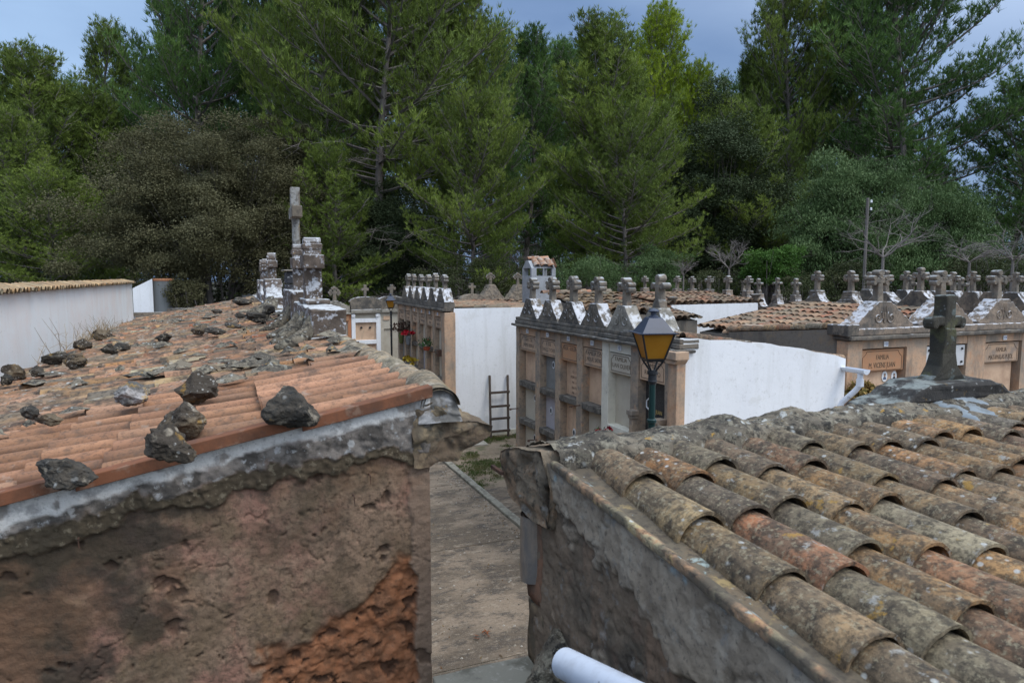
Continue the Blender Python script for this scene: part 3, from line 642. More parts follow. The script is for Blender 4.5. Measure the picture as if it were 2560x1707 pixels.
def far_block():
    root = thing('burial_niche_block', (7.7, 23.4, GZ), 'farther burial niche block whose white end wall stands behind the wooden ladder', 'burial niches')
    fr = ((6.15, 0, 0), (0, 1, 0), (-1, 0, 0)); S0, S1 = 20.12, 26.6
    gable_block('rear_wall', fr, S0+.06, S1, 4.3, -1.0, -1.12, peach, root, inset=.19)
    m = MB(); m.box(6.42, 10.4, S0-.02, S0+.1, GZ, -1.0, d=1.0); m.rough(.012, 1.2); m.build('end_wall', white_p, root)
    m = MB(); m.box(6.5, 10.4, S0-.05, S0-.021, GZ, GZ+.16, d=.3); m.rough(.01, 4); m.build('plinth', cream_paint, root)
    m = MB(); tile_roof(m, (6.35, S0-.02, -.93), (0, 1, 0), (1, 0, -.035), 29, .22, 10, .4, PAL_FAR, seed=8, r=.09, seg=5, lift=-.02, jit=.015); m.build('roof', tile_far, root)
    m = MB(fr); m.box(20.02, 20.32, -.3, .05, GZ, -1.12, d=.4); m.rough(.008, 3); m.build('corner_pier', peach, root, bevel=.012)
    edges = [20.42, 21.35, 22.33, 23.3, 24.3, 25.25, 26.3]
    for i, e in enumerate(edges):
        m = MB(fr); m.box(e-.1, e+.1, -.2, .02, GZ, -1.1, d=.4); m.rough(.008, 3, seed=i); m.build('pilaster', grey_pil, root, bevel=.01)
    sl = [[slab_cream, slab_cream, slab_peach, slab_peach], [slab_peach, slab_peach, slab_grey, slab_peach], [slab_cream, slab_lilac, slab_cream, slab_cream], [slab_peach, slab_cream, slab_cream, slab_grey],
          [slab_black, slab_grey, slab_peach, slab_peach], [slab_black, slab_grey, slab_grey, slab_grey]]
    for i in range(6):
        c = (edges[i]+edges[i+1])/2; w = edges[i+1]-edges[i]-.2
        m = MB(fr); m.box(c-w/2, c+w/2, -.2, 0, -1.28, -1.1); m.build('lintel', peach, root)
        bay(fr, root, c, w, -1.12, [.70, .74, .74, .8], sl[i], True, name_peach, ['FAMILIA', ['BAUZA', 'MAS', 'TORRENS', 'VIDAL', 'ROIG', 'COLL'][i]], str(18-i) if i < 4 else None, letters=mat_let, tsz=.1)
    m = MB(fr); m.box(20.1, 26.6, -.32, .03, -1.0, -.82, d=.2); m.rough(.012, 4); m.build('parapet', stone_corn, root, bevel=.015)
    m = MB(fr); m.box(20.05, 26.65, -.22, .12, -1.08, -1.002, d=.15); m.rough(.010, 5); m.build('cornice', stone_corn, root, bevel=.015)
    for i, px in enumerate([1094, 1072, 1053, 1036, 1019, 1005]):
        y = onX(px, 687, 6.05).y
        pediment(fr, root, 'ogee', y, -.82, .9, .44, .12, .3, .02, stone_dark, K(H=.46, arm=.17, w=.115, dep=.15, style='budded'), relief=0, base=.02)
    m = MB(fr); m.tube([(20.9, .0, -2.4), (20.9, .2, -2.4), (20.85, .23, -2.4)], .012, 6); m.box(20.45, 20.62, .0, .14, -2.5, -2.3); m.build('wall_bracket', rust, root)
far_block()

def facing_block():
    """the pink sandstone block at the right whose facade looks at the camera"""
    YF = 9.3
    root = thing('burial_niche_block', (13.5, 10.6, GZ), 'pink sandstone burial block at the right with number plates 122 and 124', 'burial niches')
    fr = ((0, YF, 0), (1, 0, 0), (0, -1, 0))
    c1, c2, c3 = onY(2214, 850, YF).x, 0, onY(2512, 830, YF).x; pit = (c3-c1)/2; cs = [c1, c1+pit, c3, c3+pit]
    X0 = onY(2119, 850, YF).x
    m = MB()   # side wall of grey render; its top falls towards the back
    Y1 = 12.6
    m.add([(X0+.03, y, z) for y, z in ((YF+.05, GZ), (Y1, GZ), (Y1, -1.30), (YF+.05, -1.0))]+[(X0+.28, y, z) for y, z in ((YF+.05, GZ), (Y1, GZ), (Y1, -1.30), (YF+.05, -1.0))],
          [(0, 1, 2, 3), (7, 6, 5, 4)]+ring_faces(4, 0, 4))
    m.build('side_wall', plaster_g, root, bevel=.01)
    m = MB(); m.box(X0+.28, cs[3]+pit/2, YF+.24, Y1, GZ, -1.12); m.build('rear_wall', peach, root)
    m = MB(); tile_roof(m, (X0+.05, YF+.38, -1.03), (1, 0, 0), (0, 1, -.1), 28, .24, 8, .4, PAL_FAR, seed=9, r=.1, seg=6, lift=.0); m.build('roof', tile_far, root)
    m = MB()
    tile_roof(m, (X0+.04, YF+.25, -.97), (1, 0, 0), (0, 1, -.095), 1, .22, 8, .4, PAL_OLD, seed=19, r=.12, seg=8, thick=.012, pans=False, lift=-.02); m.build('verge_tile', tile_old, root)
    hw0 = pit*.34
    eds = [X0+.02]+[c1+pit*(i+.5) for i in range(4)]
    for i, e in enumerate(eds):
        a, b = (e, cs[0]-hw0) if i == 0 else ((cs[i-1]+hw0, cs[i]-hw0) if i < 4 else (cs[3]+hw0, cs[3]+pit/2))
        m = MB(fr); m.box(a, b, -.25, 0, GZ, -1.22, d=.35); m.rough(.006, 3, seed=i); m.build('pilaster', peach, root)
    for i, c in enumerate(cs):
        m = MB(fr); m.box(c-hw0, c+hw0, -.25, -.004, -1.375, -1.2); m.build('lintel', peach, root)
        w = hw0*2
        num = ['122', '123', '124', '125'][i]
        m = MB(fr); m.box(c-.055, c+.055, .003, .02, -1.345, -1.25)
        o = m.build('number_plate', porc, root)
        text_part(num, .07, fr, c, -1.32, .0215, letter_b, o, 'number', .001, .9)
        m = MB(fr)
        pl = [name_orange, slab_white, name_peach, slab_cream][i]
        z1 = -1.405
        m.box(c-hw0+.01, c+hw0-.02, -.22, -.05 if i != 1 else -.03, -1.83, z1); o = m.build('name_plate', pl, root, bevel=.01)
        if i == 1:
            text_part('BARTOSIK KI', .12, fr, c+.02, -1.67, -.029, letter_k, o, 'lettering', .002, .85)
            for sx in (-hw0+.1, hw0-.12):
                for sz in (-1.48, -1.75):
                    m = MB(fr); m.disc((c+sx, sz), .025, .025, -.03, -.01, 10); m.build('bolt', iron, o)
        else:
            t = [('FAMILIA', 'M. VICENS JUAN'), 0, ('FAMILIA', 'MATAMALAS PUJOL'), ('FAMILIA', 'SERRA')][i]
            text_part(t[0], .13, fr, c, -1.60, -.049, letter_m, o, 'lettering', .003, .75)
            text_part(t[1], .145, fr, c, -1.76, -.049, letter_m, o, 'lettering', .003, .62 if i != 0 else .68)
            m = MB(fr); carved_frame(m, c, -1.81, z1-.035, hw0-.07, -.049, .006, .11); m.build('carved_border', letter_m, o)
        z = -1.84
        for k, h in enumerate((1.1, .9, .9)):
            m = MB(fr); m.box(c-hw0+.01, c+hw0-.1, -.24, -.13, z-h, z-.01); m.build('niche_slab', [slab_peach, slab_cream][(i+k) % 2], root)
            if k < 2:
                m = MB(fr); m.box(c-hw0, c+hw0, -.22, .05, z-h-.12, z-h-.002, d=.15); m.rough(.01, 5, seed=k+i); m.build('ledge', ledge_m, root, bevel=.01)
            z -= h+.12
    photo_oval(fr, c1+.17, onY(2219, 943, YF).z, -.129, root, shirt_b); photo_oval(fr, c1+.43, onY(2239, 943, YF).z, -.129, root, shirt_d)
    m = MB(fr); m.box(X0-.02, cs[3]+pit/2, -.3, .06, -1.12, -.985, d=.25); m.rough(.012, 3); m.build('parapet', stone_warm, root, bevel=.02)
    m = MB(fr); m.box(X0-.04, cs[3]+pit/2, -.3, .12, -1.20, -1.122, d=.25); m.rough(.010, 4); m.build('cornice', stone_corn, root, bevel=.02)
    m = MB(fr); m.box(X0-.1, X0+.2, -.4, .08, -1.12, -.90, d=.15); m.rough(.015, 5); m.build('end_block', stone_dark, root, bevel=.02)
    for i, c in enumerate(cs):
        pediment(fr, root, 'shoulder', c-.03, -.985, pit*.9, .50, .17, .34, -.02, stone_warm, K(H=.64, arm=.21, w=.125, dep=.17, style='budded', zc=.41), relief=1, base=.05)
slab_white = mat('white_marble_plate', (.6, .6, .6), [K(s=5, lo=.5, hi=.7, c=(.5, .5, .5), a=.5)], rough=.5)
stone_warm = mat('warm_weathered_stone', (.26, .2, .15), [K(s=2.6, lo=.42, hi=.6, c=(.11, .1, .088), a=.9), K(s=8, lo=.52, hi=.64, c=(.33, .25, .18), a=.6), K(s=20, lo=.5, hi=.68, c=(.07, .065, .06), a=.6),
    K(s=8, lo=.44, hi=.54, c=(.62, .62, .64), a=.9, up=(.15, .45))], bump=[K(s=22, d=.014)])
facing_block()

def simple_block(loc, label, corners, ztops, mt, roof=None, walls=None, zb=GZ):
    """box-like building body from its four corners (x, y) with a height each"""
    root = thing('burial_building', loc, label, 'burial building')
    m = MB(); v = [(x, y, zb) for x, y in corners]+[(x, y, z) for (x, y), z in zip(corners, ztops)]
    m.add(v, [(3, 2, 1, 0), (4, 5, 6, 7)]+ring_faces(4, 0, 4)); m.build('wall', mt, root)
    return root

def back_blocks():
    # roof of big barrels next to the turret
    r1 = simple_block((9.4, 16, GZ), 'low burial building roofed with big dark barrel tiles behind the third and fourth pediments', [(8.3, 14.6), (10.3, 14.6), (10.3, 17.1), (8.3, 17.1)], [-.98, -.98, -.6, -.6], plaster_g)
    m = MB(); tile_roof(m, (8.2, 17.1, -.53), (1, 0, 0), (0, -1, -.155), 8, .26, 6, .42, PAL_OLD, seed=11, r=.115, seg=8, thick=.012, jit=.02, lift=.01); m.build('roof', tile_old, r1)
    m = MB(); tile_roof(m, (8.15, 17.12, -.5), (0, 1, 0), (1, 0, -.001), 1, .2, 5, .42, PAL_FAR, seed=12, r=.11, seg=8, thick=.012, pans=False); m.build('ridge_tile', tile_far, r1)
    r2 = simple_block((11.2, 17.4, GZ), 'burial building with a mottled orange tile roof just left of the white gabled wall', [(10.35, 15.4), (11.95, 15.4), (11.95, 19.3), (10.35, 19.3)], [-1.22, -1.22, -.78, -.78], plaster_g)
    m = MB(); tile_roof(m, (10.3, 19.3, -.69), (1, 0, 0), (0, -1, -.115), 8, .21, 10, .4, PAL_FAR, seed=13, r=.09, seg=6, jit=.02, lift=.0); m.build('roof', tile_far, r2)
    # white gabled wall
    A, B = onY(1678, 763, 16.7), onY(1895, 757, 16.7)
    r3 = simple_block(((A.x+B.x)/2, 18.2, GZ), 'small burial building with bright white end wall below its tile roof, right of the lamp', [(A.x, 16.72), (B.x, 16.72), (B.x, 19.8), (A.x, 19.8)], [A.z-.02, B.z-.02, -.62, -.62], name_orange)
    m = MB(); m.add([(A.x+.02, 16.7, GZ), (B.x, 16.7, GZ), (B.x, 16.7, B.z), (A.x+.02, 16.7, A.z), (A.x+.02, 16.78, GZ), (B.x, 16.78, GZ), (B.x, 16.78, B.z), (A.x+.02, 16.78, A.z)], [(3, 2, 1, 0), (4, 5, 6, 7)]+ring_faces(4, 0, 4)); m.build('end_wall', white_p, r3)
    m = MB(); tile_roof(m, (A.x-.05, 19.6, -.60), (1, 0, 0), (0, -1, -.075), 16, .22, 7, .41, PAL_FAR, seed=14, r=.095, seg=6, jit=.02, lift=-.0); m.build('roof', tile_far, r3)
    for k, (px, py) in enumerate(((1681, 760), (1888, 752))):
        c = onY(px, py, 16.85); m = MB(); m.lathe((c.x, c.y, c.z-.05), [(.09, 0), (.085, .12), (.1, .16), (.16, .22), (.18, .25), (.05, .26)], 14); m.rough(.01, 6); m.build('stone_urn', cross_stone, r3, smooth=True)
    # farther orange roof stretching behind the crosses of the middle block
    # roof falling towards the left, backed by pediments
    X0 = 10.95
    r4 = simple_block((12.6, 12.4, GZ), 'burial building whose red tile roof falls left behind the facade with plate 122', [(X0, 11.3), (14.2, 11.3), (14.2, 14.0), (X0, 14.0)], [-1.40, -.88, -.88, -1.40], plaster_g)
    m = MB(); tile_roof(m, (14.2, 9.75, -.74), (0, 1, 0), (-1, 0, -.165), 20, .215, 8, .41, PAL_FAR, seed=15, r=.092, seg=7, thick=.01, jit=.014, lift=.0); m.build('roof', tile_far, r4)
    m = MB(); m.box(14.2, 14.5, 9.7, 15.0, GZ, -.80, d=.5); m.rough(.02, 2); m.build('rear_parapet', plaster_g, r4)
    fr = ((14.45, 0, 0), (0, 1, 0), (-1, 0, 0))
    for i, (px, pz) in enumerate(((2045, .0), (2130, .0), (2215, .0), (2303, .05))):
        y = onX(px, 700, 14.45).y; w = (1.05, 1.05, 1.0, 1.1)[i]
        pediment(fr, r4, 'concave' if i < 2 else 'ogee', y, -.80, w, .42+pz, .13, .28, .15, stone_dark, K(H=.52, arm=.165, w=.105, dep=.14, style='budded', zc=.34), base=.1)
    # long row A
    fr = ((16, 0, 0), (0, 1, 0), (-1, 0, 0))
    r5 = thing('burial_niche_block', (17, 19.5, GZ), 'long brown burial block with a row of small crosses, right behind the white gabled wall', 'burial niches')
    m = MB(fr); m.box(14.8, 25, -1.6, -.1, GZ, -1.24); m.build('rear_wall', plaster_g, r5)
    m = MB(fr); m.box(14.8, 25, -.4, .0, -1.36, -1.0, d=.4); m.rough(.012, 3); m.build('parapet', stone_warm, r5)
    m = MB(fr); m.box(14.8, 25.05, -.4, .1, -1.42, -1.362); m.box(14.8, 25, -.35, .03, -1.62, -1.57); m.build('cornice', stone_corn, r5)
    y = 14.9
    while y < 24.9:
        m = MB(fr); m.box(y, y+.22, -.4, -.02, GZ, -1.42); m.build('pilaster', peach, r5); y += 1.03
    for px in (1605, 1643, 1685, 1723, 1765, 1811, 1862): 
        y = onX(px, 700, 16).y
        pediment(fr, r5, 'concave', y, -1.0, 1.0, .52, .1, .3, .0, stone_warm, K(H=.48, arm=.16, w=.10, dep=.14, style='budded'), base=.02)
    for px in (1891, 1937, 1983):
        y = onX(px, 700, 16).y
        pediment(fr, r5, 'concave', y, -1.0, .8, .42, .09, .26, .0, stone_warm, K(H=.52, arm=.15, w=.1, dep=.12, style='knob'), base=.02)
    # parapet row F with small crosses
    fr = ((21.5, 0, 0), (0, 1, 0), (-1, 0, 0))
    r6 = thing('burial_niche_block', (22.5, 24, GZ), 'farthest burial block at the right, its thin crosses on urn shaped feet against the shrubs', 'burial niches')
    m = MB(fr); m.box(18, 30, -2.2, 0, GZ, -.98, d=1); m.rough(.02, 2); m.build('wall', plaster_g, r6)
    for px in (1740, 1778, 1852, 2085, 2200, 2272, 2395): 
        y = onX(px, 700, 21.5).y
        o = MB(fr); o.lathe((0, 0, 0), [(.01, 0)], 3)
        m = MB(fr); m.prism([(y-.22, -.98), (y+.22, -.98), (y+.2, -.9), (y+.1, -.84), (y+.12, -.78), (y-.12, -.78), (y-.1, -.84), (y-.2, -.9)], -.3, 0); ob = m.build('pedestal', stone_warm, r6, bevel=.01)
        m = MB(fr); cross_shape(m, y, -.15, -.78, H=.74, arm=.2, w=.13, dep=.16, style='knob', zc=.5); m.build('cross', cross_stone, ob, bevel=.01)
    # extra pediments behind, right
    fr = ((17.9, 0, 0), (0, 1, 0), (-1, 0, 0))
    r7 = thing('burial_niche_block', (18.6, 12.5, GZ), 'dark burial block at the far right edge, rows of crosses crowding behind plate 124', 'burial niches')
    m = MB(fr); m.box(9.5, 17.5, -1.4, 0, GZ, -.9, d=.8); m.rough(.02, 2); m.build('wall', stone_dark, r7)
    for i, px in enumerate((2165, 2255, 2325, 2375, 2425, 2475, 2530)):
        y = onX(px, 700, 17.9).y
        pediment(fr, r7, 'ogee', y, -.9, .85, .5, .14, .3, .0, stone_dark, K(H=.54, arm=.16, w=.10, dep=.14, style='budded'), base=.1)
    # block G behind the far white wall, seen from behind
    r8 = simple_block((12, 27, GZ), 'rubble backed burial building with rounded gables between the far white wall and the stone turret', [(9.2, 25.2), (16.5, 25.2), (16.5, 28.2), (9.2, 28.2)], [-1.45, -1.45, -1.2, -1.2], plaster_g)
    m = MB(); tile_roof(m, (9.2, 28.0, -1.1), (1, 0, 0), (0, -1, -.1), 29, .25, 7, .42, PAL_FAR, seed=16, r=.1, seg=5, jit=.03); m.build('roof', tile_far, r8)
    fr = ((0, 28.2, 0), (1, 0, 0), (0, -1, 0))
    for px, w, h, kd, st in ((1185, 1.3, .38, 'arch', 'plain'), (1231, 1.25, .62, 'ogee', 'trefoil'), (1300, 1.25, .62, 'ogee', 'trefoil'), (1438, 1.2, .55, 'ogee', 'trefoil')):
        c = onY(px, 730, 28.0); top = onY(px, {1185: 735, 1231: 711, 1300: 711, 1438: 725}[px], 28.0).z
        pediment(fr, r8, kd, c.x, top-h-.35, w, h+.35, .12, .5, .2, rubble, K(H=.5, arm=.17, w=.11, dep=.1, style=st), base=.3)
    # stone turret with a small tiled roof
    c = onY(1347, 700, 24.6); root = thing('stone_turret', (c.x, c.y, -1.3), 'pale stone turret with open windows and a tiny tiled roof above the crosses', 'turret')
    hw = .52; zt = onY(1347, 668, 24.6).z; zw1 = onY(1347, 671, 24.6).z; zw0 = onY(1347, 690, 24.6).z
    m = MB(); x0, x1, y0, y1 = c.x-hw, c.x+hw, c.y-.45, c.y+.45
    m.box(x0, x1, y0, y1, -1.8, zw0)
    q = .12
    for a, b in ((x0, x0+q+.1), (x1-q-.04, x1)):
        for e, f_ in ((y0, y0+q), (y1-q, y1)): m.box(a, b, e, f_, zw0, zw1)
    m.box(c.x-.02, c.x+.03, y0, y0+.08, zw0, zw1)
    m.add([(x0, y0, zw1), (x1, y0, zw1), (x1, y1, zw1), (x0, y1, zw1), (x0, c.y-.12, zw1+.3), (x1, c.y-.12, zw1+.3), (x1, c.y+.12, zw1+.3), (x0, c.y+.12, zw1+.3)], [(3, 2, 1, 0), (4, 5, 6, 7)]+ring_faces(4, 0, 4))
    m.build('turret_body', turret_m, root, bevel=.012)
    m = MB(); tile_roof(m, (x0+.12, c.y-.02, zw1+.33), (1, 0, 0), (0, -1, -.75), 3, .29, 1, .5, PAL_NEW, seed=21, r=.14, seg=8, thick=.015, jit=.02, over=.03)
    tile_roof(m, (x0+.12, c.y+.02, zw1+.33), (1, 0, 0), (0, 1, -.75), 3, .29, 1, .5, PAL_NEW, seed=22, r=.14, seg=8, thick=.015, jit=.02, over=.03)
    tile_roof(m, (x0+.1, c.y-.12, zw1+.34), (0, 1, 0), (1, 0, -.001), 1, .24, 2, .4, PAL_NEW, seed=23, r=.13, seg=8, thick=.015, pans=False)
    m.build('roof', mat('ochre_tile', (.5, .3, .14), [K(s=5, lo=.48, hi=.6, c=(.42, .38, .33), a=.7)], attr='Col'), root)
turret_m = mat('pale_turret_render', (.36, .37, .385), [K(s=2, lo=.42, hi=.6, c=(.27, .275, .28), a=.8), K(s=9, lo=.56, hi=.66, c=(.17, .165, .15), a=.6)], bump=[K(s=18, d=.01)])
rubble = mat('rubble_masonry', (.3, .25, .19), [K(s=5, lo=.45, hi=.6, c=(.15, .135, .115), a=.85), K(v=1, s=7, lo=.03, hi=.16, c=(.36, .31, .25), a=.6), K(s=14, lo=.52, hi=.62, c=(.1, .09, .08), a=.7)], bump=[K(s=7, d=.05, v=True), K(s=30, d=.01)])
back_blocks()

def pale_facade():
    """far facade behind the small lamp: terracotta, white and cream bays"""
    YF = 30.6; fr = ((0, YF, 0), (1, 0, 0), (0, -1, 0))
    x = lambda p: onY(p, 780, YF).x
    z = lambda p: onY(915, p, YF).z
    root = thing('pale_burial_facade', (x(915), YF+1, GZ), 'far burial facade with a white bay under an arched gable, left of the small lamp', 'burial niches')
    m = MB(fr); m.box(x(800), x(1010), -3, -.2, GZ-.5, z(786)); m.build('rear_wall', plaster_g, root)
    # bay 1 terracotta
    m = MB(fr); m.box(x(800), x(848), -.2, 0, GZ-.5, z(784)); m.box(x(869), x(877.5), -.2, 0, GZ-.5, z(784)); m.box(x(848), x(869), -.2, 0, z(803), z(784)); m.build('terracotta_frame', orange_frame, root)
    m = MB(fr); m.box(x(848), x(869), -.2, -.08, GZ-.5, z(803)); m.build('niche_slab', slab_cream, root)
    m = MB(fr); m.box(x(846), x(872), 0, .03, z(800), z(789)); m.build('name_plate', name_orange, root)
    # bay 2 white
    m = MB(fr)
    for a, b in ((878, 888), (940, 951)): m.box(x(a), x(b), -.2, .02, GZ-.5, z(784))
    m.box(x(888), x(940), -.2, .02, z(806), z(796)); m.box(x(888), x(940), -.2, .02, z(860), z(850)); m.build('white_frame', white_p, root, bevel=.01)
    for a, b in ((796, 784), (850, 806), (930, 860)):
        m = MB(fr); m.box(x(888), x(940), -.2, -.08, z(a), z(b)); m.build('niche_slab', slab_peach if b > 790 else slab_cream, root)
    m = MB(fr)
    for p in (903, 925): m.disc((x(p), z(819)), .05, .05, -.08, -.03, 10)
    m.build('bronze_ring', iron, root)
    for p in (882.5, 943): m2 = MB(fr); m2.disc((x(p), z(788)), .09, .07, 0, .08, 12); m2.build('scroll_bracket', white_p, root)
    # bay 3 cream
    m = MB(fr); m.box(x(951.5), x(1010), -.2, -.02, z(790)-.6, z(784)); m.box(x(951.5), x(959), -.2, 0, GZ-.5, z(790)-.6); m.build('cream_frame', slab_cream, root)
    m = MB(fr); m.box(x(959), x(1010), -.2, -.08, GZ-.5, z(803)); m.build('niche_slab', slab_cream, root)
    m = MB(fr); m.box(x(958), x(974), -.02, .02, z(801), z(791)); m.build('name_plate', slab_peach, root)
    m = MB(fr); m.box(x(800), x(877), -.3, .12, z(785), z(781)); m.box(x(877.2), x(951.5), -.3, .14, z(782), z(773)); m.box(x(952), x(1010), -.3, .12, z(782), z(774)); m.rough(.01, 5); m.build('cornice', ped_pale, root, bevel=.02)
    def pedx(kind, p, y0, y1, w, st, Hh, mt=ped_pale, neck=.2):
        zz = z(y0); h = z(y1)-zz
        pediment(fr, root, kind, x(p), zz, w, h, neck, .35, .0, mt, K(H=Hh, arm=Hh*.34, w=Hh*.24, dep=.16, style=st, zc=Hh*.62), base=.3)
    pedx('arch', 914.5, 773, 742, x(951)-x(877), 'plain', .54, stone_dark, .3)
    pedx('step', 838, 781, 752, x(875)-x(800), 'trefoil', .6, ped_pale, .15)
    pedx('arch', 981, 774, 741, 1.3, 'plain', .56, stone_dark, .3)
pale_facade()

# ------------------------------------------------------------------ foreground, left building
def zL(x): return -.771+.19*x
def field_wall(coords_a, coords_b, place, disp, masks, name, mt, parent):
    """dense relief wall: a runs along, b runs down; place(a, b, d) -> world, disp/masks computed per vertex"""
    m = MB(); na, nb = len(coords_a), len(coords_b); at = {}
    for b in coords_b:
        for a in coords_a:
            mk = masks(a, b); d = disp(a, b, mk); m.v.append(tuple(place(a, b, d)))
            for k, q in mk.items(): at.setdefault(k, []).append(q)
    m.c = [(1, 1, 1)]*len(m.v)
    m.f = [(j*na+i, j*na+i+1, (j+1)*na+i+1, (j+1)*na+i) for j in range(nb-1) for i in range(na-1)]
    return m.build(name, mt, parent, smooth=True, attrs=at)
def sst(x, a, b):
    t = min(1, max(0, (x-a)/(b-a))); return t*t*(3-2*t)
def frange(segs):
    r = []
    for a, b, d in segs:
        n = max(1, round(abs(b-a)/d)); r += [a+(b-a)*i/n for i in range(n)]
    return r+[segs[-1][1]]
gable_m = mat('crumbling_gable_plaster', (.27, .18, .118), [
    K(s=1.7, lo=.42, hi=.62, c=(.2, .135, .078), a=.9), K(s=2.2, lo=.48, hi=.6, c=(.32, .17, .12), a=.9), K(s=26, lo=.5, hi=.64, c=(.26, .17, .115), a=.45), K(s=40, lo=.5, hi=.6, c=(.05, .035, .025), a=.5), K(s=9, lo=.52, hi=.68, c=(.09, .065, .045), a=.7),
    K(s=6, st=(1, 1, .3), lo=.55, hi=.7, c=(.24, .18, .125), a=.5),
    K(at='m_dark', c=(.045, .036, .026), a=.85), K(at='m_green', c=(.085, .062, .035), a=.7),
    K(at='m_edge', c=(.24, .165, .115), a=.9),
    K(s=1.3, lo=.54, hi=.66, c=(.26, .135, .075), a=.55), K(at='m_org', c=(.29, .12, .055), a=.93), K(at='m_org', s=7, lo=.48, hi=.6, c=(.13, .065, .035), a=.8), K(at='m_org', s=20, lo=.52, hi=.62, c=(.33, .16, .085), a=.6), K(at='m_pit', c=(.065, .038, .025), a=.8),
    K(at='m_peb', c=(.075, .058, .036), a=.95), K(at='m_peb', s=28, lo=.56, hi=.64, c=(.22, .18, .12), a=.75),
    K(at='m_grey', c=(.21, .185, .16), a=.95), K(at='m_grey', s=8, lo=.48, hi=.58, c=(.075, .065, .055), a=.85), K(at='m_grey', s=16, lo=.56, hi=.62, c=(.42, .41, .39), a=.8),
    K(at='m_white', c=(.68, .65, .60), a=1), K(at='m_white', s=9, lo=.54, hi=.64, c=(.33, .31, .29), a=.8),
    K(s=60, lo=.56, hi=.68, c=(.05, .042, .034), a=.4)],
    bump=[K(s=18, d=.012), K(s=60, d=.008), K(s=220, d=.003)])
def left_building():
    root = thing('burial_niche_block', (-.6, 8, GZ), 'crumbling brown burial block in the left foreground, its tile roof strewn with loose stones', 'burial niches')
    X1, X0 = 1.0, -2.6
    def masks(x, t):
        z = zL(x)-.03-t; p = Vector((x*1.6, 3.1, z*1.6)); n1 = fbm(p*1.5, 5); n2 = fbm(p*5+Vector((9, 2, 4)), 5); n3 = fbm(p*14, 4)
        rt = sst(x, -.4, 1.0)
        white = 1-sst(t, .105+.04*n1+.03*n2, .125+.04*n1+.03*n2)
        white *= 1-.75*sst(n2+.3*rt, .5, .65)
        e1 = .15+.12*rt+.05*n1+.05*n2
        grey = (1-sst(t, e1, e1+.02))
        e2 = e1+.10+.05*n1-.03*rt
        peb = (1-sst(t, e2, e2+.03))
        zo = -1.85+.30*sst(x, .1, .95)+.09*n1+.08*n2
        edge = sst(x+.05*n1+.03*n2, .915, .92)*(1-peb)
        org = sst(zo-z, 0, .10)*sst(x+.12*n2+.2*(z+1.7), .0, .07)*(1-edge)
        dark = sst(.5*n1+.28*n2-.62*sst(x, -.35, .15)+.75*sst(x, -.1, -1.0)-.2+.5*(t < .45), .02, .35)*(1-org)*(t > .1)
        dark = max(dark, .45*sst(n1*.6+n2*.3-abs(x-.33)*1.6-abs(t-.5)*.9+.5, .1, .35))
        green = sst(fbm(p*2.2+Vector((4, 4, 8)), 4), .05, .3)
        pit = sst(fbm(p*7+Vector((1, 8, 2)), 4), .34, .46)*org+.8*sst(fbm(p*5+Vector((3, 8, 2)), 4), .58, .66)*(1-peb)
        return K(m_white=white*grey, m_grey=grey*(1-white), m_peb=peb*(1-grey), m_org=org*(1-peb), m_edge=edge*(1-org), m_dark=dark*(1-peb), m_green=green*.5*(1-peb), m_pit=pit)
    def disp(x, t, k):
        z = zL(x)-t; p = Vector((x, 1.2, z))
        d = .007*fbm(p*3, 4)+.0045*fbm(p*26, 4)+.035*k['m_white']+.03*k['m_grey']+.022*k['m_peb']
        d += k['m_peb']*.02*max(0, fbm(p*38, 2))+k['m_grey']*.012*fbm(p*20, 4)
        d -= k['m_org']*(.022-.022*fbm(p*11, 5)); d += k['m_edge']*.012; d -= k['m_pit']*.022
        cr = abs(fbm(Vector((x*1.3, 4, z*1.6)), 5)); d -= .012*(1-sst(cr, 0, .012))*(1-k['m_white'])*(1 if t > .3 else 0)
        return d
    xs = frange([(X0, -1.3, .12), (-1.3, 1.0, .0085)]); ts = frange([(0, 1.75, .0085), (1.75, 4.3, .15)])
    field_wall(xs, ts, lambda x, t, d: (x, 3.6-d, max(GZ-.2, zL(x)-.03-t)), disp, masks, 'gable_wall', gable_m, root)
    for px_, py_ in ((885, 1240), (925, 1188), (196, 1345)):
        c_ = onY(px_, py_, 3.57); m = MB(); m.tube([c_+Vector((0, .04, 0)), c_, c_+Vector((0, -.012, -.004))], .004, 6); m.tube([c_+Vector((0, -.008, 0)), c_+Vector((.002, -.012, -.045))], .0025, 4); m.build('rusty_nail', rust, root)
    # the facade side and body behind
    m = MB(); m.prism([(X0, GZ), (X1-.02, GZ), (X1-.02, zL(X1)-.3), (X0, zL(X0)-.3)], 3.66, 24.0, 'n', div=1); m.build('body_wall', plaster_g, root)
    # flank strip closing the corner
    ys = frange([(3.6, 4.6, .02)]); zs = frange([(-.9, -2.4, .02), (-2.4, GZ, .2)])
    m = MB(); na = len(ys)
    m.v = [(X1-.004+.008*fbm(Vector((y*5, z*5, 2)), 3)*(y > 3.61), y, z) for z in zs for y in ys]; m.c = [(1, 1, 1)]*len(m.v)
    m.f = [(j*na+i, j*na+i+1, (j+1)*na+i+1, (j+1)*na+i) for j in range(len(zs)-1) for i in range(na-1)]
    m.build('facade_strip', peach, root, smooth=True)
    # cornice along the facade with its lip
    m = MB(); prof = [(.90, -.70), (1.06, -.715), (1.15, -.76), (1.20, -.80), (1.345, -.842), (1.335, -.875), (1.27, -.94), (1.19, -.985), (1.17, -1.04), (1.0, -1.045), (.9, -1.04)]
    dn = []
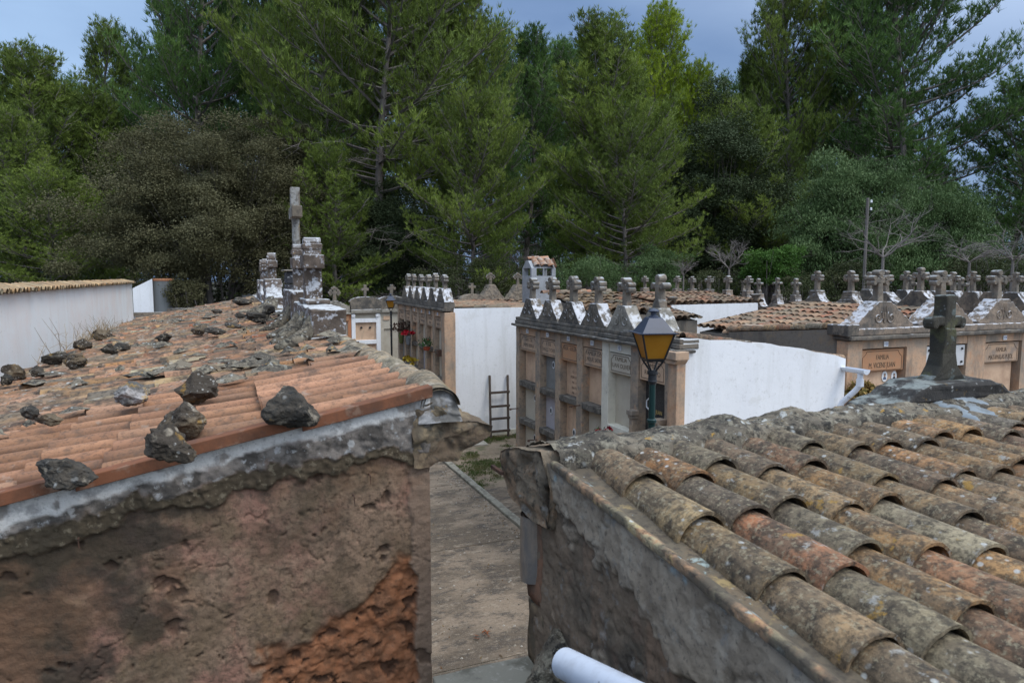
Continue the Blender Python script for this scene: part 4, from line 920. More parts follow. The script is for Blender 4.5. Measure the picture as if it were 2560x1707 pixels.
    for i in range(len(prof)):
        a, b = prof[i], prof[(i+1) % len(prof)]; q = max(1, int(math.hypot(a[0]-b[0], a[1]-b[1])/.02))
        dn += [(a[0]+(b[0]-a[0])*j/q, a[1]+(b[1]-a[1])*j/q) for j in range(q)]
    prof = dn
    k = len(prof); ys = frange([(3.57, 4.8, .03), (4.8, 24, .25)])
    for y in ys:
        for (x, z) in prof:
            q = Vector((x*5, y*5, z*5)); m.v.append((x+.035*fbm(q, 4), y+(.03*fbm(q*2, 3) if y < 3.6 else 0), z+.035*fbm(q+Vector((5, 5, 5)), 4)))
    m.f = [f for i in range(len(ys)-1) for f in ring_faces(k, i*k, (i+1)*k)]
    prev = list(range(k))
    for r_ in range(1, 9):
        s_ = 1-r_/9; cur = []
        for j in range(k):
            x = 1.1+(m.v[j][0]-1.1)*s_; z = -.88+(m.v[j][2]+.88)*s_; q = Vector((x*7, 1, z*7))
            cur.append(len(m.v)); m.v.append((x, 3.565-.035*fbm(q, 4)-.02*fbm(q*3, 4), z))
        m.f += [(prev[j], prev[(j+1) % k], cur[(j+1) % k], cur[j]) for j in range(k)]; prev = cur
    m.f.append(tuple(prev)); m.c = [(1, 1, 1)]*len(m.v)
    m.build('cornice', cornice_m, root, smooth=True)
    # mortar under the ridge tile
    m = MB(); m.grid(lambda u, v: (1.053+.125*math.cos(math.pi*u)*(.86+.14*(1-v)), 3.592-.018*fbm(Vector((u*3, v*4, 0)), 4)-.045*(1-v), -.80+(.09+.105*math.sin(math.pi*u))*v), 28, 24)
    m.build('ridge_mortar', mat('pale_mortar', (.34, .33, .32), [K(s=9, lo=.42, hi=.54, c=(.13, .12, .105), a=.9), K(s=14, lo=.6, hi=.66, c=OCH, a=.7)], bump=[K(s=20, d=.01)]), root, smooth=True)
    # tiles
    pal = PAL_NEW
    m = MB(); tile_roof(m, (1.0, 3.60, zL(1.0)-.15), (0, 1, 0), (-1, 0, -.19), 9, .25, 9, .4, pal, seed=31, r=.094, seg=12, thick=.012, jit=.006, hh=1.0, lift=.01, over=.06, flank_shade=1)
    tile_roof(m, (1.0, 3.62, zL(1.0)-.118), (0, 1, 0), (-1, 0, -.19), 7, .25, 1, .83, [(.42, .215, .125), (.44, .23, .135)], seed=32, r=.098, seg=12, thick=.014, jit=.004, hh=1.0, lift=.008, over=.0, pans=True, flank_shade=1)
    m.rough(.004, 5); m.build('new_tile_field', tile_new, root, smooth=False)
    m = MB(); tile_roof(m, (.98, 5.72, zL(1.0)-.12), (0, 1, 0), (-1, 0, -.19), 76, .24, 9, .4, PAL_OLD+PAL_NEW+[(.36, .2, .12), (.4, .22, .13), (.3, .17, .1)], seed=33, r=.112, seg=6, thick=.0, jit=.035, hh=.62, lift=.01)
    m.rough(.014, 3.0, seed=4); m.build('old_tile_field', moss_tile, root, smooth=False)
    # crusts of mortar and moss lying over the old tiles
    rn = random.Random(8); m = MB()
    for k in range(95):
        y = 5.5+18*rn.random()**1.7; x = .95-3.4*rn.random()**1.25; w = rn.uniform(.05, .17)*(1.7 if rn.random() < .15 else 1); a = rn.uniform(0, 3.14)
        vs = [(x, y, zL(x)+.035+rn.uniform(.0, .03))]+[(x+w*math.cos(a+j*math.pi/4)*rn.uniform(.6, 1.2), y+w*.75*math.sin(a+j*math.pi/4)*rn.uniform(.6, 1.2), zL(x)+rn.uniform(-.02, .02)) for j in range(8)]
        m.add(vs, [(0, 1+j, 1+(j+1) % 8) for j in range(8)])
    tag(m.build('mortar_crust', mortar, root, smooth=True), kind='stuff')
    # verge strip tiles
    m = MB(); cuts = [1.005, .37, -.20, -.62, -1.20, -1.8, -2.6]
    for i in range(6):
        a, b = cuts[i], cuts[i+1]; dz = .026*(i % 2)-.012
        for (y0, y1, h0, h1) in ((3.528, 3.548, -.056, .004), (3.548, 3.62, -.016, .004)):
            v = [(x, y-.014*(i % 2), zL(x)+h+dz+(.016 if x == b else -.004)) for x in (a, b-.045) for y in (y0, y1) for h in (h0, h1)]
            m.add(v, [(0, 1, 3, 2), (4, 6, 7, 5), (0, 4, 5, 1), (2, 3, 7, 6), (0, 2, 6, 4), (1, 5, 7, 3)])
    m.build('verge_tile', mat('terracotta_verge', (.22, .088, .045), [K(s=5, lo=.45, hi=.6, c=(.12, .058, .035), a=.8), K(s=9, lo=.55, hi=.62, c=(.3, .2, .14), a=.5), K(s=16, lo=.55, hi=.68, c=(.1, .06, .045), a=.6)], bump=[K(s=50, d=.003)]), root, bevel=.004)
    # ridge tiles along the facade edge
    m = MB(); tile_roof(m, (1.165, 3.56, -.712), (-1, 0, 0), (0, 1, -.010), 1, .22, 9, .41, [(.34, .26, .17), (.3, .22, .14), (.36, .3, .2)], seed=35, r=.118, seg=14, thick=.014, jit=.008, pans=False, hh=1.0, lift=.0, over=.0)
    m.rough(.006, 9); m.build('ridge_tile', ridge_m, root, smooth=False)
    # parapet gables seen edge on, with crosses
    fr = ((1.12, 0, 0), (0, 1, 0), (1, 0, 0))
    m = MB(fr); m.box(7.15, 24, -.36, 0, -.95, -.62, d=.3); m.rough(.03, 3); m.build('parapet', cross_lich, root, bevel=.02)
    m = MB(fr); m.box(7.2, 9.35, -.34, .01, -.64, -.33, d=.12); m.box(8.05, 9.0, -.3, -.03, -.33, -.27, d=.1); m.rough(.022, 4); o = m.build('pediment', cross_lich, root, bevel=.02)
    m = MB(fr); cross_shape(m, 8.5, -.17, -.28, H=.735, arm=.22, w=.16, dep=.2, style='block', zc=.45); m.rough(.008, 6); m.build('cross', cross_lich, o, bevel=.012)
    m = MB(fr); m.box(9.5, 10.9, -.34, .01, -.64, -.20, d=.12); m.rough(.022, 4, seed=3); o = m.build('pediment', cross_lich, root, bevel=.02)
    m = MB(fr); cross_shape(m, 10.1, -.17, -.22, H=.66, arm=.21, w=.15, dep=.17, style='block', zc=.40); m.rough(.008, 6); m.build('cross', cross_lich, o, bevel=.012)
    # dark block pier with the tall cross
    m = MB(fr)
    for q in range(4): m.box(11.45, 12.0, -.24+.006*(q % 2), .10, -.72+.2*q, -.53+.2*q-.004)
    m.rough(.006, 5); o = m.build('pier', dk_brick, root, bevel=.012)
    m = MB(fr); m.box(11.4, 12.05, -.28, .13, .075, .10); m.box(11.4, 12.05, -.3, .14, -.66, -.62); m.build('pier_cap', cross_stone, o, bevel=.01)
    m = MB(fr); P = 11.72
    m.tube([(P, -.05, .09), (P, -.05, .3), (P, -.05, .95)], [.075, .065, .06], 12); m.box(P-.3, P+.3, -.13, .03, .93, 1.11); m.box(P-.08, P+.08, -.125, .02, 1.10, 1.42)
    m.rough(.006, 5); m.build('tall_cross', tallc_m, root, bevel=.012)
    # drapery-like cement runs at the foot of the gables
    for k, (yy, w0) in enumerate(((7.3, .1), (7.9, .12), (8.6, .09), (9.8, .1), (13.5, .16), (14.3, .13))):
        m = MB(); m.tube([(.80, yy, -.42), (.76, yy-.05, -.56), (.64, yy-.15, -.66), (.4, yy-.3, zL(.4)-.01)], [w0*.5, w0*.7, w0, w0*.3], 8)
        m.rough(.03, 5, seed=k); m.build('cement_skirt', mortar, root, smooth=True)
    for y, H_, zt in ((16.4, .66, -.12), (18.9, .62, -.16), (20.2, .62, -.16)):
        m = MB(fr); m.prism(ped_outline('concave', 1.7, .62+zt+.1, .3, y, -.66, .2), -.34, .01, div=2); m.rough(.02, 4, seed=y); o = m.build('pediment', cross_lich, root, bevel=.02)
        m = MB(fr); cross_shape(m, y, -.17, zt-.02, H=H_, arm=.2, w=.15, dep=.18, style='block', zc=H_*.62); m.rough(.008, 6, seed=y); m.build('cross', cross_lich, o, bevel=.012)
moss_tile = mat('mossy_rubble_tile', (.3, .2, .12), [
    K(s=1.2, lo=.48, hi=.62, c=(.20, .17, .12), a=.75), K(s=4, lo=.47, hi=.6, c=(.13, .09, .06), a=.8), K(s=9, lo=.52, hi=.6, c=(.06, .05, .042), a=.8),
    K(s=7, lo=.58, hi=.64, c=(.33, .3, .25), a=.75), K(s=24, lo=.52, hi=.64, c=(.05, .04, .033), a=.7), K(v=1, s=8, lo=.12, hi=.2, c=(.42, .43, .41), a=.7, m=3, mlo=.52, mhi=.6)],
    attr='Col', bump=[K(s=22, d=.015), K(s=80, d=.005)])
cornice_m = mat('stained_cornice', (.13, .092, .06), [K(s=3, lo=.45, hi=.6, c=(.12, .1, .07), a=.9), K(s=8, lo=.5, hi=.62, c=(.27, .2, .12), a=.7), K(s=20, lo=.54, hi=.64, c=(.05, .045, .035), a=.8)], bump=[K(s=25, d=.012), K(s=90, d=.004)])
ridge_m = mat('ridge_clay_tile', (.3, .22, .14), [K(s=6, st=(.5, 2, 1), lo=.45, hi=.58, c=(.12, .105, .075), a=.85), K(s=12, lo=.52, hi=.62, c=(.4, .34, .26), a=.75), K(s=5, lo=.6, hi=.66, c=(.3, .2, .06), a=.7), K(s=30, lo=.52, hi=.64, c=(.06, .055, .045), a=.7)],
    attr='Col', bump=[K(s=25, d=.01), K(s=90, d=.004)])
tallc_m = mat('tall_cross_stone', (.17, .14, .105), [K(s=4, st=(1, 1, .4), lo=.5, hi=.58, c=(.36, .36, .34), a=.75), K(s=5, lo=.58, hi=.66, c=(.34, .24, .05), a=.8), K(s=15, lo=.5, hi=.62, c=(.08, .07, .06), a=.7)], bump=[K(s=25, d=.01)])
left_building()

# ------------------------------------------------------------------ foreground, right building
def zV(y): return -.836-.0955*(2.643-y)
def zR(y): return -.831-.125*(2.391-y)
wallR_m = mat('grey_cracked_render', (.20, .15, .105), [
    K(s=2, lo=.42, hi=.6, c=(.1, .085, .065), a=.85), K(s=5, st=(1, 1, .25), lo=.5, hi=.62, c=(.25, .165, .11), a=.75), K(s=3, lo=.56, hi=.66, c=(.19, .125, .09), a=.7),
    K(at='m_grey', c=(.32, .262, .195), a=.92), K(at='m_grey', s=4, lo=.46, hi=.6, c=(.15, .118, .085), a=.85), K(at='m_grey', s=11, lo=.52, hi=.62, c=(.38, .33, .26), a=.6), K(at='m_dark', c=(.065, .052, .04), a=.8),
    K(at='m_blue', s=9, lo=.5, hi=.58, c=(.3, .36, .36), a=.8), K(s=45, lo=.55, hi=.66, c=(.03, .028, .025), a=.5), K(s=12, lo=.6, hi=.66, c=(.24, .23, .21), a=.6)],
    bump=[K(s=16, d=.015), K(s=70, d=.005)])
def right_building():
    root = thing('burial_niche_block', (3.2, 1.6, GZ), 'burial block in the right foreground roofed with lichened barrel tiles', 'burial niches')
    XW = 1.36
    def masks(y, t):
        z = zV(y)-.03-t; p = Vector((7, y*1.7, z*1.7)); n1 = fbm(p*1.4, 5); n2 = fbm(p*5, 5)
        g = 1-sst(t+.16*n1+.05*n2-.09*(2.9-y), .20, .23)
        g = max(g, .8*sst(n1+.4*n2, .45, .5))
        dk = sst(n1*.6+n2*.3+.25*sst(t, .35, .8), .16, .4)*(1-g)
        bl = sst(fbm(p*4+Vector((2, 2, 9)), 4)-t*6, .25, .35)
        return K(m_grey=g, m_dark=dk, m_blue=bl)
    def disp(y, t, k):
        z = zR(y)-t; p = Vector((3, y, z))
        d = .012*fbm(p*5, 4)+.007*fbm(p*20, 4)+.022*k['m_grey']
        cr = abs(fbm(Vector((2, y*2.6, z*2.2)), 4)); d -= .012*(1-sst(cr, 0, .03))
        return d
    ys = frange([(-1.2, .9, .1), (.9, 2.97, .009)]); ts = frange([(0, 1.3, .009), (1.3, 4.2, .15)])
    field_wall(ys[::-1], ts, lambda y, t, d: (XW-d, y, max(GZ-.2, zV(y)-.03-t)), disp, masks, 'end_wall', wallR_m, root)
    m = MB(); m.prism([(-1.2, GZ), (2.96, GZ), (2.96, zR(2.96)-.24), (-1.2, zR(-1.2)-.24)], XW+.05, 6.4, 's'); m.build('body_wall', plaster_g, root)
    # verge: thin bedding edge along the slope
    m = MB(); n = 120
    for i in range(n+1):
        y = 2.72-3.9*i/n; j = .008*fbm(Vector((y*6, 1, 1)), 4)
        a_, b_ = zV(y), zR(y)
        for (x, z) in ((1.322+j, a_-.036), (1.318+j, a_-.005+j), (1.338, a_+j*.5), (1.362, a_-.012), (1.39, b_-.07), (1.44, b_-.095), (1.53, b_-.09), (1.6, b_-.14)):
            m.v.append((x, y, z+.005*fbm(Vector((x*9, y*9, 5)), 4)))
    m.c = [(1, 1, 1)]*len(m.v); k = 8
    for i in range(n): m.f += [(i*k+j, i*k+j+1, (i+1)*k+j+1, (i+1)*k+j) for j in range(k-1)]
    m.build('verge_bedding', mat('lichened_verge', (.17, .125, .08), [K(at='m_rim', alo=.2, ahi=1, c=(.42, .24, .13), a=.95), K(at='m_rim', s=9, lo=.5, hi=.56, c=(.4, .34, .2), a=.9), K(s=6, lo=.45, hi=.55, c=(.13, .11, .08), a=.8), K(s=10, lo=.58, hi=.63, c=(.38, .28, .12), a=.6), K(s=9, lo=.61, hi=.64, c=(.34, .42, .4), a=.75), K(s=3, lo=.45, hi=.55, c=(.09, .075, .055), a=.85), K(s=30, lo=.5, hi=.62, c=(.06, .05, .04), a=.8), K(v=1, s=18, lo=.12, hi=.2, c=(.5, .5, .46), a=.8, m=5)], bump=[K(s=40, d=.008)]), root, smooth=True, attrs=K(m_rim=[1.0 if (i % 8) in (1, 2) else (.6 if (i % 8) == 0 else 0.0) for i in range(len(m.v))]))
    # tiles: first chain centred on X=1.65
    m = MB(); tile_roof(m, (1.62-.105, 2.80, zR(2.80)-.118), (1, 0, 0), (0, -1, -.125), 23, .21, 11, .40, PAL_OLD, seed=41, r=.113, seg=16, thick=.014, jit=.012, stag=.10, hh=.92, lift=-.014, over=.08)
    m.rough(.004, 10); m.rough(.0016, 45); m.build('tile_field', tile_old, root, smooth=False)
    # lumpy lichened ridge of mortar over the tile heads
    nx, ny = 330, 60; m = MB()
    def fn(u, v):
        x = 1.372+4.73*u; y = 3.12-.62*v
        rag = 2.72+.09*fbm(Vector((x*3, 2, 2)), 4)+.035*fbm(Vector((x*11, 2, 2)), 3)
        dome = -.764-.55*max(0, abs(y-2.86)-.05)**1.2-.018+.016*math.cos((x-1.65)*2*math.pi/.42)*sst(abs(y-2.86), .16, .0)
        cov = zR(y)-.012+.02*math.cos((x-1.65)*2*math.pi/.21)*sst(y, 2.75, 2.5)
        z = max(dome, cov) if y < 2.88 else dome
        z += .020*fbm(Vector((x*4, y*4, 3)), 5)+.012*fbm(Vector((x*16, y*16, 3)), 4)+.006*fbm(Vector((x*45, y*45, 3)), 3)
        z -= .12*sst(rag-y, 0, .045)
        z -= 0
        for xh in (2.45, 2.92, 3.5): z += .03*sst(x, xh-.28, xh)*(1-sst(x, xh, xh+.05))*sst(y, 2.6, 2.75)
        return (x, y, z)
    m.grid(fn, nx, ny); m.build('ridge_mortar', mortar, root, smooth=True)
    # cornice along the facade (seen at its end)
    prof = [(2.80, -.79), (3.12, -.80), (3.27, -.825), (3.34, -.87), (3.35, -.94), (3.32, -1.0), (3.33, -1.06), (3.29, -1.13), (3.25, -1.16), (3.25, -1.22), (3.15, -1.275), (3.0, -1.30), (2.86, -1.34), (2.74, -1.30), (2.72, -1.0)]
    prof = [(2.80, -.81), (3.0, -.83), (3.12, -.86), (3.27, -.895), (3.33, -.925), (3.35, -.97), (3.32, -1.02), (3.30, -1.06), (3.25, -1.09), (3.24, -1.12), (3.15, -1.15), (3.0, -1.17), (2.86, -1.19), (2.74, -1.16), (2.72, -.95)]
    k = len(prof); m = MB(); xs = frange([(1.318, 1.33, .01), (1.33, 1.8, .04), (1.8, 6.2, .4)])
    dense = []
    for i in range(k):
        a, b = prof[i], prof[(i+1) % k]; q = max(1, int(math.hypot(a[0]-b[0], a[1]-b[1])/.025))
        dense += [(a[0]+(b[0]-a[0])*j/q, a[1]+(b[1]-a[1])*j/q) for j in range(q)]
    k = len(dense)
    for x in xs:
        sc = .97 if x < 1.32 else 1
        for (y, z) in dense:
            yy, zz = 3.0+(y-3.0)*sc, -.98+(z+.98)*sc
            q = Vector((x*5, yy*5, zz*5)); m.v.append((x, yy+.022*fbm(q, 4), zz+.022*fbm(q+Vector((8, 3, 1)), 4)))
    nn = len(m.v)
    m.f = [f for i in range(len(xs)-1) for f in ring_faces(k, i*k, (i+1)*k)]
    # end face as concentric rings so it carries relief
    cy, cz = 3.02, -.98; prev = list(range(k))
    for r_ in range(1, 9):
        s_ = 1-r_/9; cur = []
        for j in range(k):
            y0, z0 = m.v[j][1], m.v[j][2]; y = cy+(y0-cy)*s_; z = cz+(z0-cz)*s_
            q = Vector((2, y*6, z*6)); cur.append(len(m.v)); m.v.append((1.318-.006-.034*fbm(q, 4)-.022*fbm(q*3, 4), y, z))
        m.f += [(prev[j], prev[(j+1) % k], cur[(j+1) % k], cur[j]) for j in range(k)]; prev = cur
    m.f.append(tuple(prev)); m.c = [(1, 1, 1)]*len(m.v)
    m.build('cornice', corn2, root, smooth=True)
    h = onX(1262, 1181, 1.30)
    m = MB(); m.box(1.27, 1.29, h.y-.02, h.y+.13, h.z-.008, h.z+.012); m.rough(.003, 20); m.build('iron_bar', rust, root, bevel=.003)
    # corner stones, hanging tile shard
    m = MB(); m.box(1.352, 1.6, 2.88, 3.03, -1.60, -1.17, d=.05); m.rough(.012, 7); m.build('corner_stone', brick_w, root, smooth=True)
    m = MB(); m.box(1.36, 1.6, 2.86, 3.05, -1.95, -1.62, d=.05); m.rough(.012, 7, seed=4); m.build('corner_stone', cornice_m, root, smooth=True)
    m = MB(); m.box(1.37, 1.6, 2.84, 3.0, GZ, -1.97, d=.2); m.rough(.012, 7, seed=7); m.build('corner_stone', plaster_g, root, smooth=True)
    m = MB(); cx, cyy = 1.40, 3.02
    for lay in (0, 1):
        rr = .105-.012*lay
        m.grid(lambda u, v: (cx-rr*math.sin(math.pi*u)*.85, cyy+rr*.95*-math.cos(math.pi*u), -1.17-.33*v-.02*math.sin(math.pi*u)), 14, 6)
    m.f += [(90+j, 91+j, 196+j, 195+j) for j in range(14)]
    m.rough(.004, 8); m.build('tile_shard', mat('grey_tile_shard', (.27, .21, .155), [K(s=8, st=(1, 1, .3), lo=.45, hi=.6, c=(.13, .125, .12), a=.8), K(s=25, lo=.55, hi=.66, c=(.24, .2, .16), a=.6)], bump=[K(s=30, d=.005)]), root)
    # gable with the dark stone cross, seen from behind
    fr = ((0, 3.15, 0), (1, 0, 0), (0, 1, 0)); c = onY(2352, 940, 3.0).x
    zt = onY(2360, 945, 3.0).z
    m = MB(fr)
    k = [(-.68, -.86), (-.66, -.80), (-.58, -.775), (-.47, -.755), (-.40, -.70), (-.34, zt-.02), (-.29, zt), (.29, zt), (.34, zt-.02), (.40, -.70), (.47, -.755), (.58, -.775), (.66, -.80), (.68, -.86)]
    m.prism([(c+a, b) for a, b in k], -.30, .0, div=4); m.rough(.016, 6, seed=2); o = m.build('pediment', ped_dark, root, bevel=.014)
    m = MB(fr); ztop = onY(2357, 738, 3.0).z; za = onY(2357, 800, 3.0).z
    sh = [(-.18, zt-.01), (-.125, zt+.03), (-.085, zt+.09), (-.064, zt+.17), (-.052, zt+.28), (-.048, za-.05)]
    m.prism([(c+a, b) for a, b in sh]+[(c-a, b) for a, b in sh[::-1]], -.205, -.095, div=3)
    m.box(c-.125, c+.125, -.19, -.11, za-.035, za+.025, d=.06); m.box(c-.05, c+.05, -.195, -.105, za-.06, ztop, d=.05)
    for q in (-1, 1): m.disc((c+q*.125, za-.018), .03, .038, -.195, -.105, 12)
    m.rough(.008, 8); m.build('cross', cross_dark, o, bevel=.012)
    # blue grey cement patch
    p = onY(2420, 1000, 2.75); m = MB()
    m.grid(lambda u, v: (p.x-.2+.46*u, 2.86-.34*v, -.765-.10*v+.012*fbm(Vector((u*5, v*5, 8)), 3)-.06*sst(abs(u-.5)*2+.25*fbm(Vector((u*3, v*4, 1)), 3), .7, 1)-.05*sst(v, .75, 1)), 26, 18)
    m.build('cement_patch', mat('blue_grey_cement', (.22, .25, .27), [K(s=7, lo=.5, hi=.62, c=(.13, .13, .12), a=.7)], bump=[K(s=30, d=.006)]), root, smooth=True)
corn2 = mat('dark_cornice_stone', (.19, .15, .105), [K(s=4, lo=.45, hi=.6, c=(.075, .06, .045), a=.85), K(s=8, lo=.5, hi=.6, c=(.3, .2, .125), a=.8), K(s=5, lo=.56, hi=.62, c=(.27, .25, .22), a=.8), K(s=20, lo=.54, hi=.64, c=BLK, a=.8), K(v=1, s=20, lo=.12, hi=.2, c=(.36, .35, .32), a=.6, m=4)], bump=[K(s=20, d=.02), K(s=80, d=.006)])
brick_w = mat('reddish_corner_stone', (.22, .12, .075), [K(s=6, lo=.45, hi=.6, c=(.13, .09, .065), a=.8), K(s=18, lo=.55, hi=.65, c=(.07, .05, .04), a=.7)], bump=[K(s=25, d=.012)])
ped_dark = mat('dark_speckled_stone', (.05, .046, .042), [K(v=1, s=22, lo=.16, hi=.26, c=(.38, .38, .36), a=.85, m=5, mlo=.46, mhi=.56), K(s=16, lo=.6, hi=.66, c=(.26, .16, .05), a=.7), K(s=8, lo=.48, hi=.6, c=(.025, .024, .023), a=.8), K(s=9, lo=.44, hi=.56, c=(.25, .27, .25), a=.85, up=(.6, .9))], bump=[K(s=18, d=.015), K(s=70, d=.005)])
cross_dark = mat('dark_mossy_cross_stone', (.055, .05, .038), [K(s=5, lo=.46, hi=.6, c=(.045, .043, .038), a=.8), K(s=7, lo=.53, hi=.62, c=(.10, .10, .05), a=.7), K(v=1, s=24, lo=.12, hi=.2, c=(.3, .3, .29), a=.7, m=5), K(s=7, lo=.57, hi=.63, c=(.15, .18, .17), a=.6), K(s=9, lo=.4, hi=.55, c=(.27, .31, .31), a=.85, up=(.6, .9))], bump=[K(s=20, d=.012), K(s=80, d=.004)])
right_building()

# ------------------------------------------------------------------ loose stones
import bmesh
def stone_mesh(name, c, sx, sy, sz, seed, mt, label, group, rotz=0, rr=.25):
    bm = bmesh.new(); bmesh.ops.create_icosphere(bm, subdivisions=5, radius=1)
    rn = random.Random(seed); cuts = [(Vector((rn.uniform(-1, 1), rn.uniform(-1, 1), rn.uniform(-.4, 1))).normalized(), rn.uniform(.45, .8)) for _ in range(8)]
    for v in bm.verts:
        p = v.co.copy()
        for n, d in cuts:
            q = p.dot(n)
            if q > d: p -= n*(q-d)*.95
        p *= 1+rr*fbm(p*1.4+Vector((seed*3.1, 0, 0)), 4)+(.10 if seed % 3 else .04)*fbm(p*4+Vector((seed, 0, 2)), 5)-.05*abs(fbm(p*3+Vector((2, seed, 2)), 4))
        v.co = Vector((p.x*sx, p.y*sy, p.z*sz))
    me = bpy.data.meshes.new(name); bm.to_mesh(me); bm.free(); me.materials.append(mt)
    o = bpy.data.objects.new(name, me); COL.objects.link(o); o.location = c; o.rotation_euler = (rn.uniform(-.2, .2), rn.uniform(-.2, .2), rotz)
    return tag(o, label, 'stone', group)
def on_roof(px, py):
    r = ray(px, py); k = (-.771+.03)/(r.z-.19*r.x); return r*k
SG = 'loose stones lying on the left roof'
STN = [ # px centre, py base, width px, height px, material, label
    (735, 1056, 165, 128, 'r', 'large dark wedge shaped stone beside the terracotta verge on the clean orange tiles'),
    (150, 1212, 175, 84, 'r', 'smooth dark grey stone at the lower left, on the verge of the orange tiles'),
    (425, 1145, 150, 115, 'c', 'lowest jagged speckled stone of the pile of three on the orange tiles'),
    (458, 1075, 150, 105, 'c', 'middle stone of the stacked pile of three on the orange tiles'),
    (480, 1000, 150, 85, 'c', 'topmost pale spotted stone of the pile of three on the orange tiles'),
    (318, 1005, 100, 70, 'p', 'stone with a white fractured face and yellow lichen'),
    (118, 1060, 75, 42, 'c', 'small round dark stone where the old tiles meet the orange tiles'),
    (72, 1040, 62, 38, 'r', 'small mossy stone just left of the round dark stone'),
    (180, 914, 80, 50, 'c', 'rugged speckled stone at the roof edge below the dry weeds'),
    (130, 905, 92, 44, 'r', 'broad dark stone in the cluster near the white wall'),
    (200, 870, 60, 34, 'c', 'grey stone at the back of the cluster near the white wall'),
    (85, 938, 50, 34, 'r', 'small grey stone at the left end of the cluster'),
    (35, 942, 72, 44, 'c', 'dark stone at the left picture edge on the eaves'),
    (10, 958, 40, 30, 'r', 'half cut off stone at the very left picture edge'),
    (272, 880, 48, 34, 'r', 'upright dark stone in the middle of the old tiles'),
    (300, 872, 55, 24, 'r', 'flat grey stone leaning on the upright dark stone'),
    (250, 845, 66, 34, 'c', 'humped stone among the dry weeds'),
    (404, 850, 50, 24, 'r', 'small dark stone alone on the old tiles right of the weeds'),
    (500, 833, 46, 32, 'c', 'dark lumpy stone beside the raised orange tile'),
    (540, 833, 62, 22, 'r', 'long flat stone right of the lumpy stone'),
    (585, 818, 70, 16, 'r', 'thin slab of stone below the pediment foot'),
    (650, 802, 76, 30, 'r', 'wide dark stone at the foot of the far crosses'),
    (600, 792, 40, 18, 'r', 'little stone left of the wide dark stone'),
    (540, 782, 32, 14, 'r', 'tiny dark stone far up the old roof'),
    (610, 760, 60, 26, 'r', 'mossy stone at the far end of the roof near the tiny white crosses'),
    (670, 782, 50, 30, 'r', 'rounded stone leaning against the far pediment')]
for i, (px, py, w, h, mk, lb) in enumerate(STN):
    p = on_roof(px, py); D = p.x*math.sin(YAW)+p.y*math.cos(YAW); k = D/FPX
    sx = w*k*.45; sz = h*k*.46
    stone_mesh('loose_stone', (p.x, p.y+sx*.80, p.z+sz*.50), sx, sx*.72, sz, i+3, {'r': rock, 'c': rock_con, 'p': rock_pale}[mk], lb, SG, rotz=-YAW)

# ------------------------------------------------------------------ between the two foreground buildings
def gap_things():
    a, b = onY(1090, 1690, 3.45), onY(1292, 1640, 3.45); zt = (a.z+b.z)/2
    root = thing('low_wall', (1.15, 3.5, GZ), 'low wall with worn stone coping closing the gap at the bottom of the picture', 'low wall')
    m = MB(); m.box(.98, 1.6, 3.24, 3.42, GZ, zt-.05, d=.15); m.rough(.012, 5); m.build('masonry', plaster_g, root)
    m = MB(); m.box(.97, 1.62, 3.2, 3.45, zt-.05, zt, d=.05); m.rough(.012, 6); m.build('coping', curb_m, root, bevel=.01)
    p = atD(1385, 1665, 3.0)
    stone_mesh('mortar_boulder', (p.x, p.y, p.z), .15, .14, .17, 77, mortar, 'rounded lichened lump of mortar behind the open end of the grey plastic pipe', None, rr=.12)
    bpy.data.objects['mortar_boulder']['category'] = 'boulder'
    P0, P1 = atD(1412, 1657, 2.25), atD(1790, 1850, 1.62)
    m = MB(); d = (P1-P0).normalized(); R0 = .052
    m.tube([P0, P1, P1+d*.8], R0, 32, cap=False)
    m.tube([P0, P0+d*.9], R0-.004, 32, cap=False); k = len(m.v)
    m.f += [(j, (j+1) % 32, 96+(j+1) % 32, 96+j) for j in range(32)]
    tag(m.build('plastic_pipe', pvc_dirt, smooth=True, loc=P0), 'grey white plastic drain pipe with an open end, at the bottom centre', 'pipe')
gap_things()

